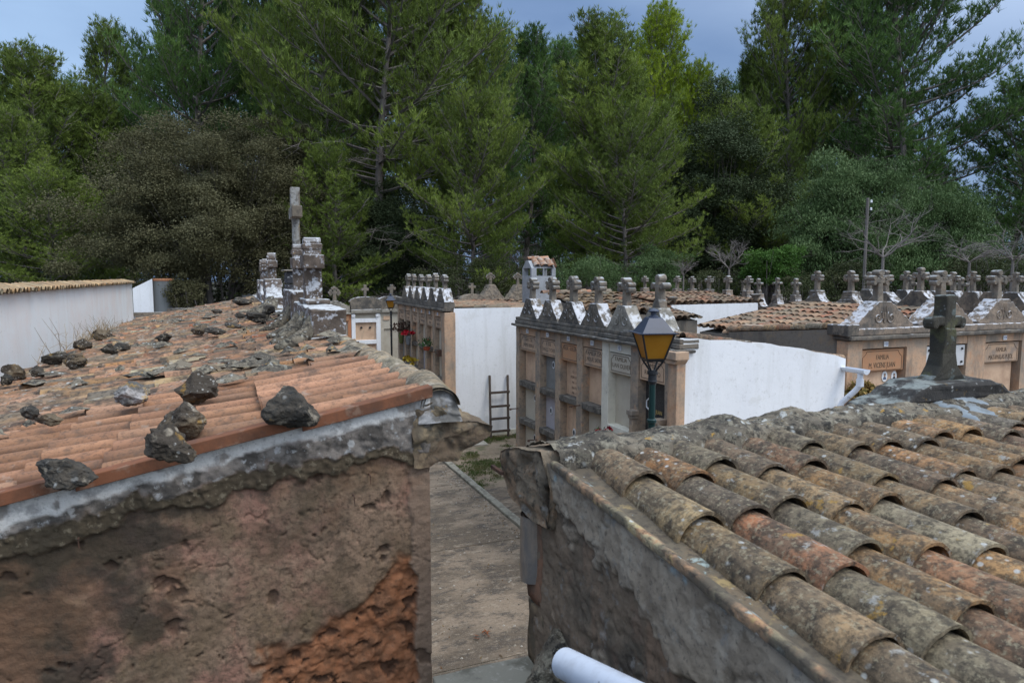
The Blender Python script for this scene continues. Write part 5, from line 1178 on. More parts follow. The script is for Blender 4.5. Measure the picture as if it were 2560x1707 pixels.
# ------------------------------------------------------------------ street lamps, ladder
def street_lamp(x, y, zrim, yaw, sc, label, green, ground=GZ):
    root = thing('street_lamp', (x, y, ground), label, 'street lamp', 'lantern lamps on tall posts')
    cs, sn = math.cos(yaw), math.sin(yaw)
    def P(a, b, z): return (x+(a*cs-b*sn)*sc, y+(a*sn+b*cs)*sc, zrim+z*sc)
    def frus(m, w0, z0, w1, z1):
        v = [P(sx*w0, sy*w0, z0) for sx, sy in ((-1, -1), (1, -1), (1, 1), (-1, 1))]+[P(sx*w1, sy*w1, z1) for sx, sy in ((-1, -1), (1, -1), (1, 1), (-1, 1))]
        m.add(v, [(3, 2, 1, 0), (4, 5, 6, 7)]+ring_faces(4, 0, 4))
    m = MB(); frus(m, .178, -.006, .182, .004); frus(m, .150, .004, .065, .135); frus(m, .065, .135, .05, .142)
    m.lathe((x, y, zrim), [(.045*sc, .14*sc), (.045*sc, .15*sc), (.026*sc, .16*sc), (.026*sc, .185*sc), (.05*sc, .19*sc), (.052*sc, .2*sc), (.03*sc, .215*sc), (.005*sc, .222*sc)], 16)
    for i, (q0, q1) in enumerate(((-1, -1), (1, -1), (1, 1), (-1, 1))):
        m.add([P(q0*.178, q1*.178, .004), P(q0*.225, q1*.225, .012), P(q0*.178*.9, q1*.178, .004), P(q0*.178, q1*.178*.9, .004)], [(0, 1, 2), (0, 3, 1)])
    m.build('lantern_roof', lamp_blk, root, bevel=.002)
    m = MB(); frus(m, .082, -.232, .146, -.008); m.build('amber_glass', amber, root)
    m = MB()
    for q0, q1 in ((-1, -1), (1, -1), (1, 1), (-1, 1)):
        m.tube([P(q0*.084, q1*.084, -.235), P(q0*.149, q1*.149, -.004)], .0095*sc, 6)
        pth = []
        for t in range(8):
            u = t/7; r = .082*(1-u)**1.6+.026; z = -.25-.125*u**.8; pth.append(P(q0*r*.72, q1*r*.72, z))
        m.tube(pth, .009*sc, 6)
    frus(m, .075, -.262, .094, -.232); m.build('lantern_frame', iron, root)
    m = MB(); m.lathe((x, y, zrim), [(a*sc, b*sc) for a, b in ((.03, -.35), (.047, -.36), (.047, -.385), (.038, -.39), (.04, -.44), (.043, -.45), (.033, -.475), (.033, -.48))], 18); m.build('collar', iron, root, smooth=False)
    m = MB(); H = zrim-ground
    m.lathe((x, y, zrim), [(.029*sc, -.478*sc), (.031*sc, -.80*sc), (.045*sc, -.81*sc), (.045*sc, -.835*sc), (.034*sc, -.845*sc), (.037, -H*.62), (.052, -H*.63), (.052, -H*.645), (.046, -H*.66), (.05, -H*.8), (.085, -H*.83), (.075, -H*.86), (.1, -H*.96), (.14, -H*.97), (.15, -H)], 20)
    m.build('post', lamp_green if green else iron, root)
amber = mat('amber_glass', (.58, .27, .03), [K(s=3, lo=.35, hi=.7, c=(.68, .38, .055), a=.6)], rough=.3, spec=.5, trans=.5)
ax, ay = 4.03, 5.90; az = math.atan2(-ax, -ay)
street_lamp(ax, ay, -.578, math.atan2(-ay, -ax)+math.pi/4-math.radians(26), 1.12, 'large street lamp with amber glass and dark green post before the burial block', True)
q = atD(977, 752, 27.5)
street_lamp(q.x, q.y, q.z+.02, -YAW+.12, 1.22, 'small distant street lamp with yellow glass, before the far pale facade', False)

def ladder():
    x0, x1 = 7.36, 7.88
    a = onY(1224, 938, 20.05); b = onY(1269, 937, 20.05); c = onY(1227, 1096, 19.72); d = onY(1271, 1094, 19.72)
    root = thing('wooden_ladder', ((c.x+d.x)/2, 19.72, GZ), 'short grey wooden ladder leaning on the white end wall in the yard', 'ladder')
    for t, bt in ((a, c), (b, d)):
        m = MB(); m.add([(p.x+sx*.033, p.y+sy, p.z) for p in (Vector((bt.x, 19.72, GZ)), t) for sy in (-.025, .025) for sx in (-1, 1)],
                        [(0, 2, 3, 1), (4, 5, 7, 6), (0, 1, 5, 4), (2, 6, 7, 3), (0, 4, 6, 2), (1, 3, 7, 5)]); m.build('rail', wood_g, root, bevel=.005)
    for py in (981, 1014.5, 1044, 1074):
        z = onY(1247, py, 19.9).z; u = (z-GZ)/(a.z-GZ); y = 19.72+.33*u-.03; xa = c.x+(a.x-c.x)*u; xb = d.x+(b.x-d.x)*u
        m = MB(); m.box(xa-.02, xb+.05, y-.022, y+.014, z-.038, z+.038); m.build('rung', wood_g, root, bevel=.005)
ladder()

# ------------------------------------------------------------------ flowers
def bouquet(name, c, r, n, petals, leafm, label, cat, vase=None, vh=.16, vr=.05, seed=1, bs=.03, leafn=60, squash=1.0, spray=1.0, group=None, vname='vase'):
    rn = random.Random(seed); root = thing(name, (c[0], c[1], c[2]), label, cat, group); c = Vector(c)
    if vase:
        m = MB(); m.lathe(c, [(vr*.6, 0), (vr*.75, vh*.1), (vr, vh*.7), (vr*.85, vh*.9), (vr*1.05, vh)], 14); m.build(vname, vase, root)
    top = c+Vector((0, 0, vh*.9 if vase else 0))
    st = MB(); lf = MB()
    def dirv():
        a = rn.uniform(0, 6.28); e = rn.uniform(.15, 1.4); return Vector((math.cos(a)*math.cos(e)*spray, math.sin(a)*math.cos(e)*spray, math.sin(e)*squash))
    for k in range(n):
        d = dirv()*r*rn.uniform(.7, 1.05); p = top+d; st.tube([top, top+d*.5+Vector((0, 0, .01)), p], .004, 4)
        m = MB()
        for j in range(16):
            a = rn.uniform(0, 6.28); e = rn.uniform(-.3, 1.5); u = Vector((math.cos(a)*math.cos(e), math.sin(a)*math.cos(e), math.sin(e)))*bs*rn.uniform(.7, 1.1)
            w = u.orthogonal().normalized()*bs*.45; m.add([p, p+u*.7+w, p+u, p+u*.7-w], [(0, 1, 2, 3)])
        m.build('blossom', petals[k % len(petals)], root)
    for k in range(leafn):
        p = top+dirv()*r*rn.uniform(.3, 1.0); u = dirv()*r*.28; w = u.orthogonal().normalized()*r*.09; lf.add([p, p+u*.5+w, p+u, p+u*.5-w], [(0, 1, 2, 3)])
    st.build('stem', leafm, root); lf.build('foliage', leafm, root)
bouquet('flower_bouquet', onX(1507, 1098, 5.98), .26, 14, [petal_r, petal_c], grn_leaf, 'bunch of small red carnations below the cream framed niche of the middle block', 'flowers', bs=.045, leafn=40, spray=1.0, squash=.8, seed=3)
bouquet('flower_bouquet', onX(1003, 858, 5.95), .42, 8, [dry_brown], dry_brown, 'withered brown bouquet hanging at the far end of the farther block', 'flowers', vase=olive_pot, vh=.4, vr=.1, bs=.08, leafn=90, seed=4)
bouquet('flower_bouquet', onX(1021, 862, 5.93), .26, 14, [petal_r], dry_brown, 'bright red flowers in a grey wall vase on the farther block', 'flowers', vase=vase_m, vh=.36, vr=.1, bs=.09, leafn=20, squash=.6, seed=5)
bouquet('potted_plant', onX(1067, 876, 5.95), .3, 1, [petal_r], grn_leaf, 'bushy green plant in a red pot fixed to the farther block', 'plant', vase=pot_r, vh=.12, vr=.12, bs=.03, leafn=130, seed=6, vname='pot')
bouquet('flower_bouquet', onX(1019, 912, 5.95), .2, 8, [petal_y], dry_leaf, 'left one of the two yellow flower bunches low on the farther block', 'flowers', vase=vase_m, vh=.1, vr=.05, bs=.1, leafn=20, seed=7)
bouquet('flower_bouquet', onX(1036, 918, 5.95), .2, 8, [petal_y], dry_leaf, 'right one of the two yellow flower bunches low on the farther block', 'flowers', vase=vase_m, vh=.1, vr=.05, bs=.1, leafn=20, seed=8)
bouquet('flower_bouquet', onY(2155, 1025, 9.0), .38, 5, [petal_p, dry_brown], dry_leaf, 'dried brownish bouquet with one dark purple bloom beside the white downpipe', 'flowers', vase=vase_m, vh=.16, vr=.07, bs=.09, leafn=900, seed=9)

# ------------------------------------------------------------------ left background walls
def left_walls():
    XB = -3.3
    root = thing('boundary_wall', (XB, 18, GZ), 'long whitewashed wall with an orange tile coping at the left edge', 'wall')
    y1 = onX(329, 702, XB).y; zt = -.27
    m = MB(); m.box(XB-.25, XB, 6, y1, GZ, zt, d=1.5); m.rough(.012, .8); m.build('wall', white_old, root)
    m = MB(); tile_roof(m, (XB+.12, 6, zt+.0), (0, 1, 0), (-1, 0, .12), int((y1-6)/.205), .205, 1, .36, [(.44, .26, .12), (.5, .33, .17), (.38, .22, .11), (.4, .32, .2)], seed=51, r=.085, seg=8, thick=.014, jit=.012, pans=True, over=0, lift=.015); m.build('tile_coping', tile_far, root)
    # white shed with its leaning roof line and a grey tank
    Y = 33; a = onY(331, 715, Y); b = onY(380, 697, Y); g = onY(345, 800, Y)
    root = thing('white_shed', (a.x, Y, GZ), 'small white shed just beyond the end of the tiled white wall', 'shed')
    m = MB(); v = [(a.x, GZ), (b.x, GZ), (b.x, b.z), (a.x, a.z-.1)]
    m.add([(x, y, z) for y in (Y, Y+2) for x, z in v], [(0, 1, 2, 3), (7, 6, 5, 4)]+ring_faces(4, 0, 4)); m.build('wall', white_p, root)
    c = onY(408, 730, Y); r = (onY(436, 730, Y).x-onY(381, 730, Y).x)/2; zt2 = onY(408, 698, Y).z
    root = thing('water_tank', (c.x, Y+.3, GZ), 'grey cylindrical tank with a reddish lid right of the white shed', 'tank')
    m = MB(); m.lathe((c.x, Y+r, 0), [(r, GZ), (r, zt2-.08)], 28); m.build('drum', tank_m, root, smooth=False)
    m = MB(); m.lathe((c.x, Y+r, 0), [(r*1.04, zt2-.078), (r*1.06, zt2-.02), (r*.9, zt2+.03)], 28); m.build('lid', orange_frame, root)
    Y = 29.5; a, b = onY(331, 783, Y), onY(600, 770, Y)
    root = thing('parapet_wall', (a.x, Y, GZ), 'low whitewashed parapet wall with a grey stone coping behind the old roof', 'wall')
    m = MB(); m.box(a.x, b.x, Y, Y+.3, GZ, a.z-.12, d=1); m.build('wall', white_old, root)
    m = MB(); m.box(a.x-.05, b.x, Y-.08, Y+.4, a.z-.119, a.z+.02, d=.4); m.rough(.02, 2); m.build('coping', cross_stone, root)
    m = MB(); m.box(a.x+1.0, b.x+2, Y+2.6, Y+3, GZ, onY(500, 770, Y+2.6).z, d=.5); m.rough(.03, 1.5); m.build('rear_coping', stone_dark, root)
    fr = ((1.12, 0, 0), (0, 1, 0), (1, 0, 0))
    root = thing('burial_niche_block', (1, 33, GZ), 'most distant burial block at the left with four tiny white crosses', 'burial niches')
    pa, pb = atD(598, 740, 33.2), atD(652, 740, 33.2)
    fr = ((pa.x, pa.y, 0), tuple((pb-pa).to_2d().normalized().to_3d()), tuple(Vector((pa.y-pb.y, pb.x-pa.x, 0)).normalized()*-1))
    L_ = (pb-pa).to_2d().length; z0 = atD(620, 757, 33).z
    m = MB(fr); m.box(0, L_, -1.0, -.1, GZ, z0, d=.6); m.rough(.02, 2); m.build('wall', cornice_m, root)
    for px, t in ((607, 742), (618, 735), (626, 739), (640, 735)):
        p = atD(px, t, 33.0); s_ = (px-598)/54*L_
        m = MB(fr); cross_shape(m, s_, -.3, z0, H=p.z-z0, arm=.1, w=.13, dep=.2, style='block', zc=.3); m.build('cross', porc_c, root)
porc_c = mat('pale_lichened_cross', (.42, .43, .42), [K(s=7, lo=.5, hi=.6, c=(.16, .13, .1), a=.8)])
left_walls()

# ------------------------------------------------------------------ trees
def leaf_mat(name, c0, c1, c2, trans=.25, rough=.6):
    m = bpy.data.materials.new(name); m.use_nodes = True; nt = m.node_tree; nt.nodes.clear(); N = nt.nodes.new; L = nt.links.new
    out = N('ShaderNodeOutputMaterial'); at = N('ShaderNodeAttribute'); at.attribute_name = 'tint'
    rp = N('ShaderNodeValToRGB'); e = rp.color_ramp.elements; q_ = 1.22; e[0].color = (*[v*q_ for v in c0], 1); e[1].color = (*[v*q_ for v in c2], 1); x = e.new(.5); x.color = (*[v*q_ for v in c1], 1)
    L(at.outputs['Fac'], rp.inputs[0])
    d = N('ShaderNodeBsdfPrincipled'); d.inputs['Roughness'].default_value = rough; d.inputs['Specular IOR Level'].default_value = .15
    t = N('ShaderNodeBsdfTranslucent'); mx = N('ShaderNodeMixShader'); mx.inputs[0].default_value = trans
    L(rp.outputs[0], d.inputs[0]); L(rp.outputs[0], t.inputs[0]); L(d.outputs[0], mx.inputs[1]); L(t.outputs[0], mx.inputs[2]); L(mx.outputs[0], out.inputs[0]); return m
pine_dark = leaf_mat('pine_needles_dark', (.028, .056, .018), (.075, .135, .036), (.14, .22, .055))
pine_mid = leaf_mat('pine_needles_green', (.047, .067, .016), (.12, .165, .034), (.22, .275, .055))
pine_yel = leaf_mat('pine_needles_yellow_green', (.07, .105, .01), (.185, .25, .02), (.32, .39, .035))
oak_gry = leaf_mat('holm_oak_leaves_greyish', (.036, .035, .015), (.088, .083, .04), (.17, .16, .09), .12)
oak_drk = leaf_mat('holm_oak_leaves_dark', (.018, .028, .011), (.05, .068, .03), (.11, .14, .07), .12)
olive_l = leaf_mat('olive_leaves', (.026, .05, .016), (.08, .125, .045), (.19, .25, .115), .15)
shrub_l = leaf_mat('fresh_shrub_leaves', (.022, .05, .01), (.055, .115, .02), (.12, .21, .045), .2)
under_l = leaf_mat('undergrowth_leaves', (.02, .03, .012), (.045, .055, .02), (.1, .09, .05), .15)
bark = mat('pine_bark', (.2, .175, .155), [K(s=4, st=(1, 1, .3), lo=.45, hi=.6, c=(.1, .085, .075), a=.8)], bump=[K(s=10, d=.03)])
bark_g = mat('grey_bare_bark', (.2, .175, .155), [K(s=5, lo=.45, hi=.6, c=(.16, .145, .135), a=.7)])

def rnd_unit(rng, n):
    v = rng.normal(size=(n, 3)); return v/np.linalg.norm(v, axis=1, keepdims=True)
def blades(pos, dr, ln, wd, rng):
    """one thin triangle per needle spray"""
    n = len(pos); side = np.cross(dr, rnd_unit(rng, n)); side /= np.linalg.norm(side, axis=1, keepdims=True)+1e-9
    V = np.empty((n, 3, 3)); V[:, 0] = pos-side*wd[:, None]/2; V[:, 1] = pos+side*wd[:, None]/2; V[:, 2] = pos+dr*ln[:, None]
    return V.reshape(-1, 3)
def quads(pos, dr, ln, wd, rng):
    n = len(pos); side = np.cross(dr, rnd_unit(rng, n)); side /= np.linalg.norm(side, axis=1, keepdims=True)+1e-9
    V = np.empty((n, 4, 3)); V[:, 0] = pos; V[:, 1] = pos+dr*ln[:, None]*.5+side*wd[:, None]/2; V[:, 2] = pos+dr*ln[:, None]; V[:, 3] = pos+dr*ln[:, None]*.5-side*wd[:, None]/2
    return V.reshape(-1, 3)
def fast_mesh(name, V, k, tint, mt):
    me = bpy.data.meshes.new(name); nv = len(V); nf = nv//k
    me.vertices.add(nv); me.vertices.foreach_set('co', np.ascontiguousarray(V, dtype=np.float32).ravel())
    me.loops.add(nv); me.loops.foreach_set('vertex_index', np.arange(nv, dtype=np.int32))
    me.polygons.add(nf); me.polygons.foreach_set('loop_start', np.arange(0, nv, k, dtype=np.int32)); me.polygons.foreach_set('loop_total', np.full(nf, k, dtype=np.int32))
    at = me.attributes.new('tint', 'FLOAT', 'POINT'); at.data.foreach_set('value', np.repeat(tint, k).astype(np.float32))
    me.materials.append(mt); me.update(); me.validate(); return me

def pine_parts(seed, H, Rr, base=.25, lean=(0, 0), nb=70, power=.8, tuft=.24, dens=1.0, up=.55, dead=30):
    """Aleppo pine at the origin: branch tubes and needle sprays at the twig ends"""
    rng = np.random.default_rng(seed); rn = random.Random(seed); tr = MB()
    def axis(t): return Vector((lean[0]*H*t**1.5+.35*math.sin(t*5+seed), lean[1]*H*t**1.5+.3*math.cos(t*4+seed), H*t))
    n = 14; r0 = .0125*H
    tr.tube([axis(i/n*.98) for i in range(n+1)], [r0*(1-.93*i/n)+.012 for i in range(n+1)], 7)
    P, Dd, T = [], [], []
    for i in range(nb):
        u = (i+.5)/nb; t = base+(.985-base)*u**.9
        prof = math.sin(math.pi*min(1, (u*.68+.22)))**power
        L = Rr*(prof*rn.uniform(.62, 1.12)+.05); az = i*2.39996+rn.uniform(-.5, .5)
        e0 = math.radians(-2+58*u+rn.uniform(-10, 10)); p0 = axis(t); pts = [p0]; p = p0; m = 6
        for k in range(m):
            e = e0+up*.9*(k/m); d = Vector((math.cos(az)*math.cos(e), math.sin(az)*math.cos(e), math.sin(e)))
            az += rn.uniform(-.13, .13); p = p+d*(L/m); pts.append(p)
        rb = .012+.011*L
        tr.tube(pts, [rb*(1-.85*k/m)+.006 for k in range(m+1)], 4, cap=False)
        shade = rn.uniform(0, 1)
        ns = int(6+L*4.2)
        for j in range(ns):
            s = .22+.78*(j+rn.random())/ns; q = s*m; a = min(m-1, int(q)); b = q-a
            c = pts[a]*(1-b)+pts[a+1]*b; bd = (pts[a+1]-pts[a]).normalized()
            sd_ = bd.cross(Vector((0, 0, 1))).normalized()*(1 if j % 2 else -1)
            l2 = (.30*L*(1.15-s)+.55)*rn.uniform(.6, 1.15); d2 = (bd*.55+sd_*rn.uniform(.35, .95)+Vector((0, 0, rn.uniform(.05, .65)))).normalized()
            c1 = c+d2*l2*.5; d3 = (d2+Vector((0, 0, .45))).normalized(); c2 = c1+d3*l2*.5
            tr.tube([c, c1, c2], [.012, .009, .004], 3, cap=False)
            nt = int((3+l2*7)*dens)
            for w in range(nt):
                f = rn.uniform(.25, 1.05); cc = (c+(c1-c)*f*2) if f < .5 else (c1+(c2-c1)*(f*2-1))
                off = Vector((rn.gauss(0, 1), rn.gauss(0, 1), rn.gauss(0, .8)))*.13
                dd = (d3*.6+Vector((0, 0, .75))+off*2.5).normalized()
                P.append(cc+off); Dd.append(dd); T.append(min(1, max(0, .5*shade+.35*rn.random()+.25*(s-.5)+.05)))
    for i in range(dead):      # bare lower limbs
        t = rn.uniform(.07, base+.22); az = rn.uniform(0, 6.28); L = Rr*rn.uniform(.35, .85); p = axis(t); d = Vector((math.cos(az), math.sin(az), rn.uniform(-.12, .3)))
        pts = [p+d*L*k/4+Vector((0, 0, -.05*k*rn.random())) for k in range(5)]; tr.tube(pts, [.03, .024, .018, .012, .006], 3, cap=False)
        for j in range(9):
            s = rn.uniform(.2, 1); c = p+d*L*s; d2 = (d*.6+Vector((rn.gauss(0, .6), rn.gauss(0, .6), rn.gauss(0, .35)))).normalized(); l2 = rn.uniform(.4, 1.3)
            e_ = c+d2*l2; tr.tube([c, c+d2*l2*.5+Vector((0, 0, .06)), e_], [.010, .008, .004], 3, cap=False)
            for g in range(3): tr.tube([c+d2*l2*rn.uniform(.3, .9), e_+Vector((rn.gauss(0, .3), rn.gauss(0, .3), rn.gauss(0, .2)))], [.006, .003], 3, cap=False)
    P = np.array([tuple(p) for p in P]); Dd = np.array([tuple(p) for p in Dd]); T = np.array(T)
    k = 8; P2 = np.repeat(P, k, 0); D2 = np.repeat(Dd, k, 0)+rnd_unit(rng, len(P)*k)*.62; D2 /= np.linalg.norm(D2, axis=1, keepdims=True)
    n = len(P2); V = blades(P2+rng.normal(size=(n, 3))*.03, D2, rng.uniform(.6, 1.15, n)*tuft, np.full(n, .034), rng)
    return tr, V, np.clip(np.repeat(T, k)+rng.normal(size=n)*.08, 0, 1)

def round_parts(seed, rx, ry, rz, zc, lumps=120, lr=.75, leaves=330, ln=.085, wd=.05, upb=.2, rag=.48, trunk_r=.22, stems=3):
    """broadleaf crown: leaf clumps over an uneven ellipsoid on forked limbs"""
    rng = np.random.default_rng(seed); rn = random.Random(seed); tr = MB(); C = []
    for i in range(lumps):
        u = (i+.5)/lumps; ph = math.acos(1-1.72*u); az = i*2.39996+rn.uniform(-.3, .3)
        q = 1+rag*fbm(Vector((math.cos(az)*math.sin(ph)*1.5+seed, math.sin(az)*math.sin(ph)*1.5, math.cos(ph)*1.5)), 3)*1.6
        f = q*rn.choice((1, 1, .95, .78, .6))
        C.append((Vector((rx*math.sin(ph)*math.cos(az)*f, ry*math.sin(ph)*math.sin(az)*f, zc+rz*math.cos(ph)*f)), lr*rn.uniform(.6, 1.3), rn.random()))
    for s in range(stems):
        a = 2.1*s+seed; b = Vector((.25*math.cos(a), .25*math.sin(a), -.2)); tr.tube([b, b*2+Vector((0, 0, zc*.4)), Vector((rx*.28*math.cos(a), ry*.28*math.sin(a), zc*.95))], [trunk_r, trunk_r*.75, trunk_r*.45], 6)
    for c, r, _ in C:
        if rn.random() < .4:
            a = math.atan2(c.y, c.x); st = Vector((rx*.22*math.cos(a), ry*.22*math.sin(a), zc*rn.uniform(.5, .95))); mid = (st+c)*.5+Vector((rn.gauss(0, .2), rn.gauss(0, .2), -.15))
            tr.tube([st, mid, c], [.045, .025, .008], 4, cap=False)
            for g in range(2): tr.tube([mid, c+Vector((rn.gauss(0, .5), rn.gauss(0, .5), rn.gauss(0, .4)))*r], [.014, .005], 3, cap=False)
    P = []; T = []
    for c, r, sh in C:
        d = rnd_unit(rng, leaves); d[:, 2] = np.where(d[:, 2] < -.35, -d[:, 2]*.7, d[:, 2]); rad = r*rng.uniform(.45, 1.08, leaves)**.7
        wob = 1+.28*np.sin(d[:, 0]*6+sh*9)*np.cos(d[:, 1]*7+sh*5)
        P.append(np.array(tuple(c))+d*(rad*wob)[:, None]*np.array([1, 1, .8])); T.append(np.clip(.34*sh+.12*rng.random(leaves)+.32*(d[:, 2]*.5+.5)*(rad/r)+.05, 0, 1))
    P = np.concatenate(P); T = np.concatenate(T); n = len(P)
    D = rnd_unit(rng, n)+np.array([0, 0, upb]); D /= np.linalg.norm(D, axis=1, keepdims=True)
    return tr, quads(P, D, rng.uniform(.7, 1.3, n)*ln, rng.uniform(.7, 1.2, n)*wd, rng), T

def bare_parts(seed, H, spread, n0=4, depth=5, r0=.05, droop=0.0, stemh=.2):
    rn = random.Random(seed); tr = MB()
    def grow(p, d, L, r, k):
        m = 4; pts = [p]
        for i in range(m):
            d = (d+Vector((rn.gauss(0, .16), rn.gauss(0, .16), rn.gauss(0, .1)+.04-droop*(depth-k+1)*.04))).normalized(); p = p+d*L/m; pts.append(p)
        tr.tube(pts, [r*(1-.45*i/m) for i in range(m+1)], 4 if k > 2 else 3, cap=False)
        if k == 0: return
        for j in range(rn.choice((2, 3, 4))):
            q = pts[rn.choice((1, 2, 3, 4))]; d2 = (d+Vector((rn.gauss(0, .55)*spread, rn.gauss(0, .55)*spread, rn.gauss(0, .35)))).normalized()
            grow(q, d2, L*rn.uniform(.55, .85), r*.52, k-1)
    tr.tube([(0, 0, -.1), (0, 0, H*stemh)], [r0*.9, r0*.75], 6)
    for i in range(n0):
        a = 6.28*i/n0+rn.uniform(-.4, .4); grow(Vector((0, 0, H*stemh)), Vector((math.cos(a)*spread*.7, math.sin(a)*spread*.7, .8)).normalized(), H*.42, r0*.5, depth)
    return tr

def mesh_only(mb, name, mt):
    o = mb.build(name, mt); me = o.data; bpy.data.objects.remove(o); return me
def place_tree(name, meshes, loc, rz, sc, label, cat, group=None, tilt=(0, 0)):
    root = thing(name, loc, label, cat, group); root.rotation_euler = (tilt[0], tilt[1], rz); root.scale = sc if hasattr(sc, '__len__') else (sc,)*3
    for nm, me, mt in meshes:
        if me.users and me.materials and mt and me.materials[0] != mt: me = me.copy(); me.materials[0] = mt
        o = bpy.data.objects.new(nm, me); COL.objects.link(o); o.parent = root
    return root
PV = []
for i, (H, Rr, bs, nb, pw, dn, up) in enumerate([(18, 4.2, .22, 78, .75, .8, .6), (17, 5.0, .25, 70, .7, .8, .5), (16, 3.2, .18, 72, .8, .85, .75), (17, 4.6, .38, 60, .65, .8, .6), (15, 2.6, .2, 60, .8, .65, .8)]):
    tr, V, T = pine_parts(100+i, H, Rr, bs, (0, 0), nb, pw, .25, dn, up, dead=(26, 34, 22, 26, 14)[i])
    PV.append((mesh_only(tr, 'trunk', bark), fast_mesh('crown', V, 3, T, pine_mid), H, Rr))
TRG = 'pines of the wood behind the cemetery'
def pine(px, ytop, D, var, width, mt, label, rz=0, tilt=(0, 0), wf=None):
    """pine whose top shows at (px, ytop) at distance D, crown about width pixels wide"""
    p = atD(px, max(ytop, -700), D); me_t, me_c, H, Rr = PV[var]
    zs = (p.z-GZ)/H; ws = width/2*D/FPX/Rr
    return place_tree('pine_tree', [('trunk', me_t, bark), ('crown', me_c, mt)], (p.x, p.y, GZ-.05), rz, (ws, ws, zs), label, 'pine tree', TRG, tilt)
pine(85, 170, 44, 2, 400, pine_dark, 'dark pine at the left edge with a rounded feathery top', 1.0)
pine(262, 108, 50, 4, 250, pine_dark, 'slim sparse pine leaning left against the open sky at the upper left', 2.0, tilt=(0, -.06))
pine(30, 330, 38, 0, 330, pine_mid, 'lower green pine cut by the left edge, in front of the rounded dark one', .4)
pine(225, 275, 45, 2, 330, pine_mid, 'mid height pine filling the dip below the slim leaning pine', 3.1)
pine(480, -330, 47, 0, 430, pine_dark, 'tall dark pine rising out of the picture above the grey brown oak', 2.2)
pine(640, -260, 52, 2, 400, pine_dark, 'dark pine directly right of the tall upper left pine, its top beyond the picture', 4.0)
pine(790, -200, 43, 1, 520, pine_mid, 'broad green pine left of the centre trunk, its top cut by the frame', .9)
pine(960, -260, 38, 3, 640, pine_mid, 'big central pine with a thick visible trunk above the dark oak shrub', 5.2)
pine(1130, -60, 42, 0, 420, pine_mid, 'tall pine whose right edge borders the open sky in the middle', 3.6)
pine(1235, 95, 47, 4, 200, pine_dark, 'slender pine with a pale stem against the sky at the middle', .3)
pine(1320, 130, 52, 2, 300, pine_dark, 'narrow pointed pine in the gap right of the tall central pines', 2.9)
pine(1400, 150, 56, 4, 240, pine_dark, 'small dark pine top peeping from behind the conical twin stemmed pine', 4.4)
pine(1505, 105, 37, 2, 420, pine_mid, 'pale green conical pine with two thin grey stems behind the stone turret', 1.7)
pine(1640, 72, 52, 0, 330, pine_yel, 'bright yellow green pine behind the conical pine', 2.5)
pine(1745, 205, 50, 2, 240, pine_yel, 'lower yellow green pine at the edge of the right sky gap', .8)
pine(1985, -20, 44, 0, 340, pine_mid, 'tall straight pine left of the great spreading pine on the right', 4.8)
pine(1880, 190, 46, 2, 240, pine_mid, 'shorter pine on the right side of the sky gap', 2.0)
pine(2270, -150, 42, 3, 560, pine_dark, 'great spreading dark pine at the upper right with visible limbs and layered boughs', 1.2)
pine(2150, -90, 46, 1, 380, pine_dark, 'tall pine directly left of the great spreading one, crowns touching', 5.9)
pine(2570, 255, 40, 1, 420, pine_dark, 'pine cut by the right edge of the picture', 2.6)
pine(1190, 300, 35, 1, 380, pine_mid, 'low feathery pine with drooping boughs behind the far row of six crosses', 3.9)
pine(820, 400, 35, 2, 300, pine_mid, 'young light green pine behind the tall stone cross', 1.1)
pine(1560, 330, 34, 1, 420, pine_mid, 'low spreading pine above the middle crosses', .2)
pine(1850, 330, 40, 1, 380, pine_mid, 'middle height pine above the dark holm oak at the right', 4.1)
pine(130, 480, 36, 1, 420, pine_mid, 'low green pine behind the tiled white wall', 5.0)

def crown_tree(px, ytop, D, width, mt, seed, label, name='oak_tree', cat='oak tree', group=None, ybot=760, **kw):
    p = atD(px, ytop, D); W_ = width/2*D/FPX; top = p.z-GZ; hb = atD(px, ybot, D).z-GZ
    rz_ = max(.8, (top-max(0.3, hb))/2); zc = top-rz_
    tr, V, T = round_parts(seed, W_, W_*.8, rz_, zc, **kw)
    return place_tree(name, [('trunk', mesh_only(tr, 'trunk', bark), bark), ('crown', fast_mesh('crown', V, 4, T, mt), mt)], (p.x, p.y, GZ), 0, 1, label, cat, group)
crown_tree(520, 335, 34, 480, oak_gry, 61, 'large rounded grey brown holm oak behind the left roof', ybot=800, lumps=320, lr=1.0, leaves=1150, ln=.085, wd=.055)
crown_tree(745, 385, 36, 170, oak_gry, 62, 'smaller grey brown oak directly behind the tall stone cross', ybot=760, lumps=110, lr=.85, leaves=900, ln=.10, wd=.065)
crown_tree(965, 525, 38, 250, oak_drk, 63, 'dark green holm oak shrub behind the white bay and the small lamp', ybot=800, lumps=180, lr=.85, leaves=850, ln=.10, wd=.065)
crown_tree(1820, 335, 40, 270, oak_drk, 64, 'tall dark grey green holm oak above the white gabled wall', ybot=780, lumps=240, lr=1.0, leaves=850, ln=.11, wd=.07)
crown_tree(1700, 430, 41, 180, oak_drk, 65, 'smaller dark oak at the left foot of the tall holm oak', ybot=780, lumps=130, lr=.9, leaves=520, ln=.13, wd=.085)
crown_tree(2130, 455, 34, 270, olive_l, 66, 'silvery green olive tree behind the wooden utility pole', 'olive_tree', 'olive tree', ybot=750, lumps=170, lr=.9, leaves=620, ln=.16, wd=.045, upb=1.2)
crown_tree(2345, 500, 35, 210, olive_l, 67, 'olive tree right of the utility pole, lower than its neighbour', 'olive_tree', 'olive tree', ybot=750, lumps=140, lr=.9, leaves=620, ln=.16, wd=.045, upb=1.2)
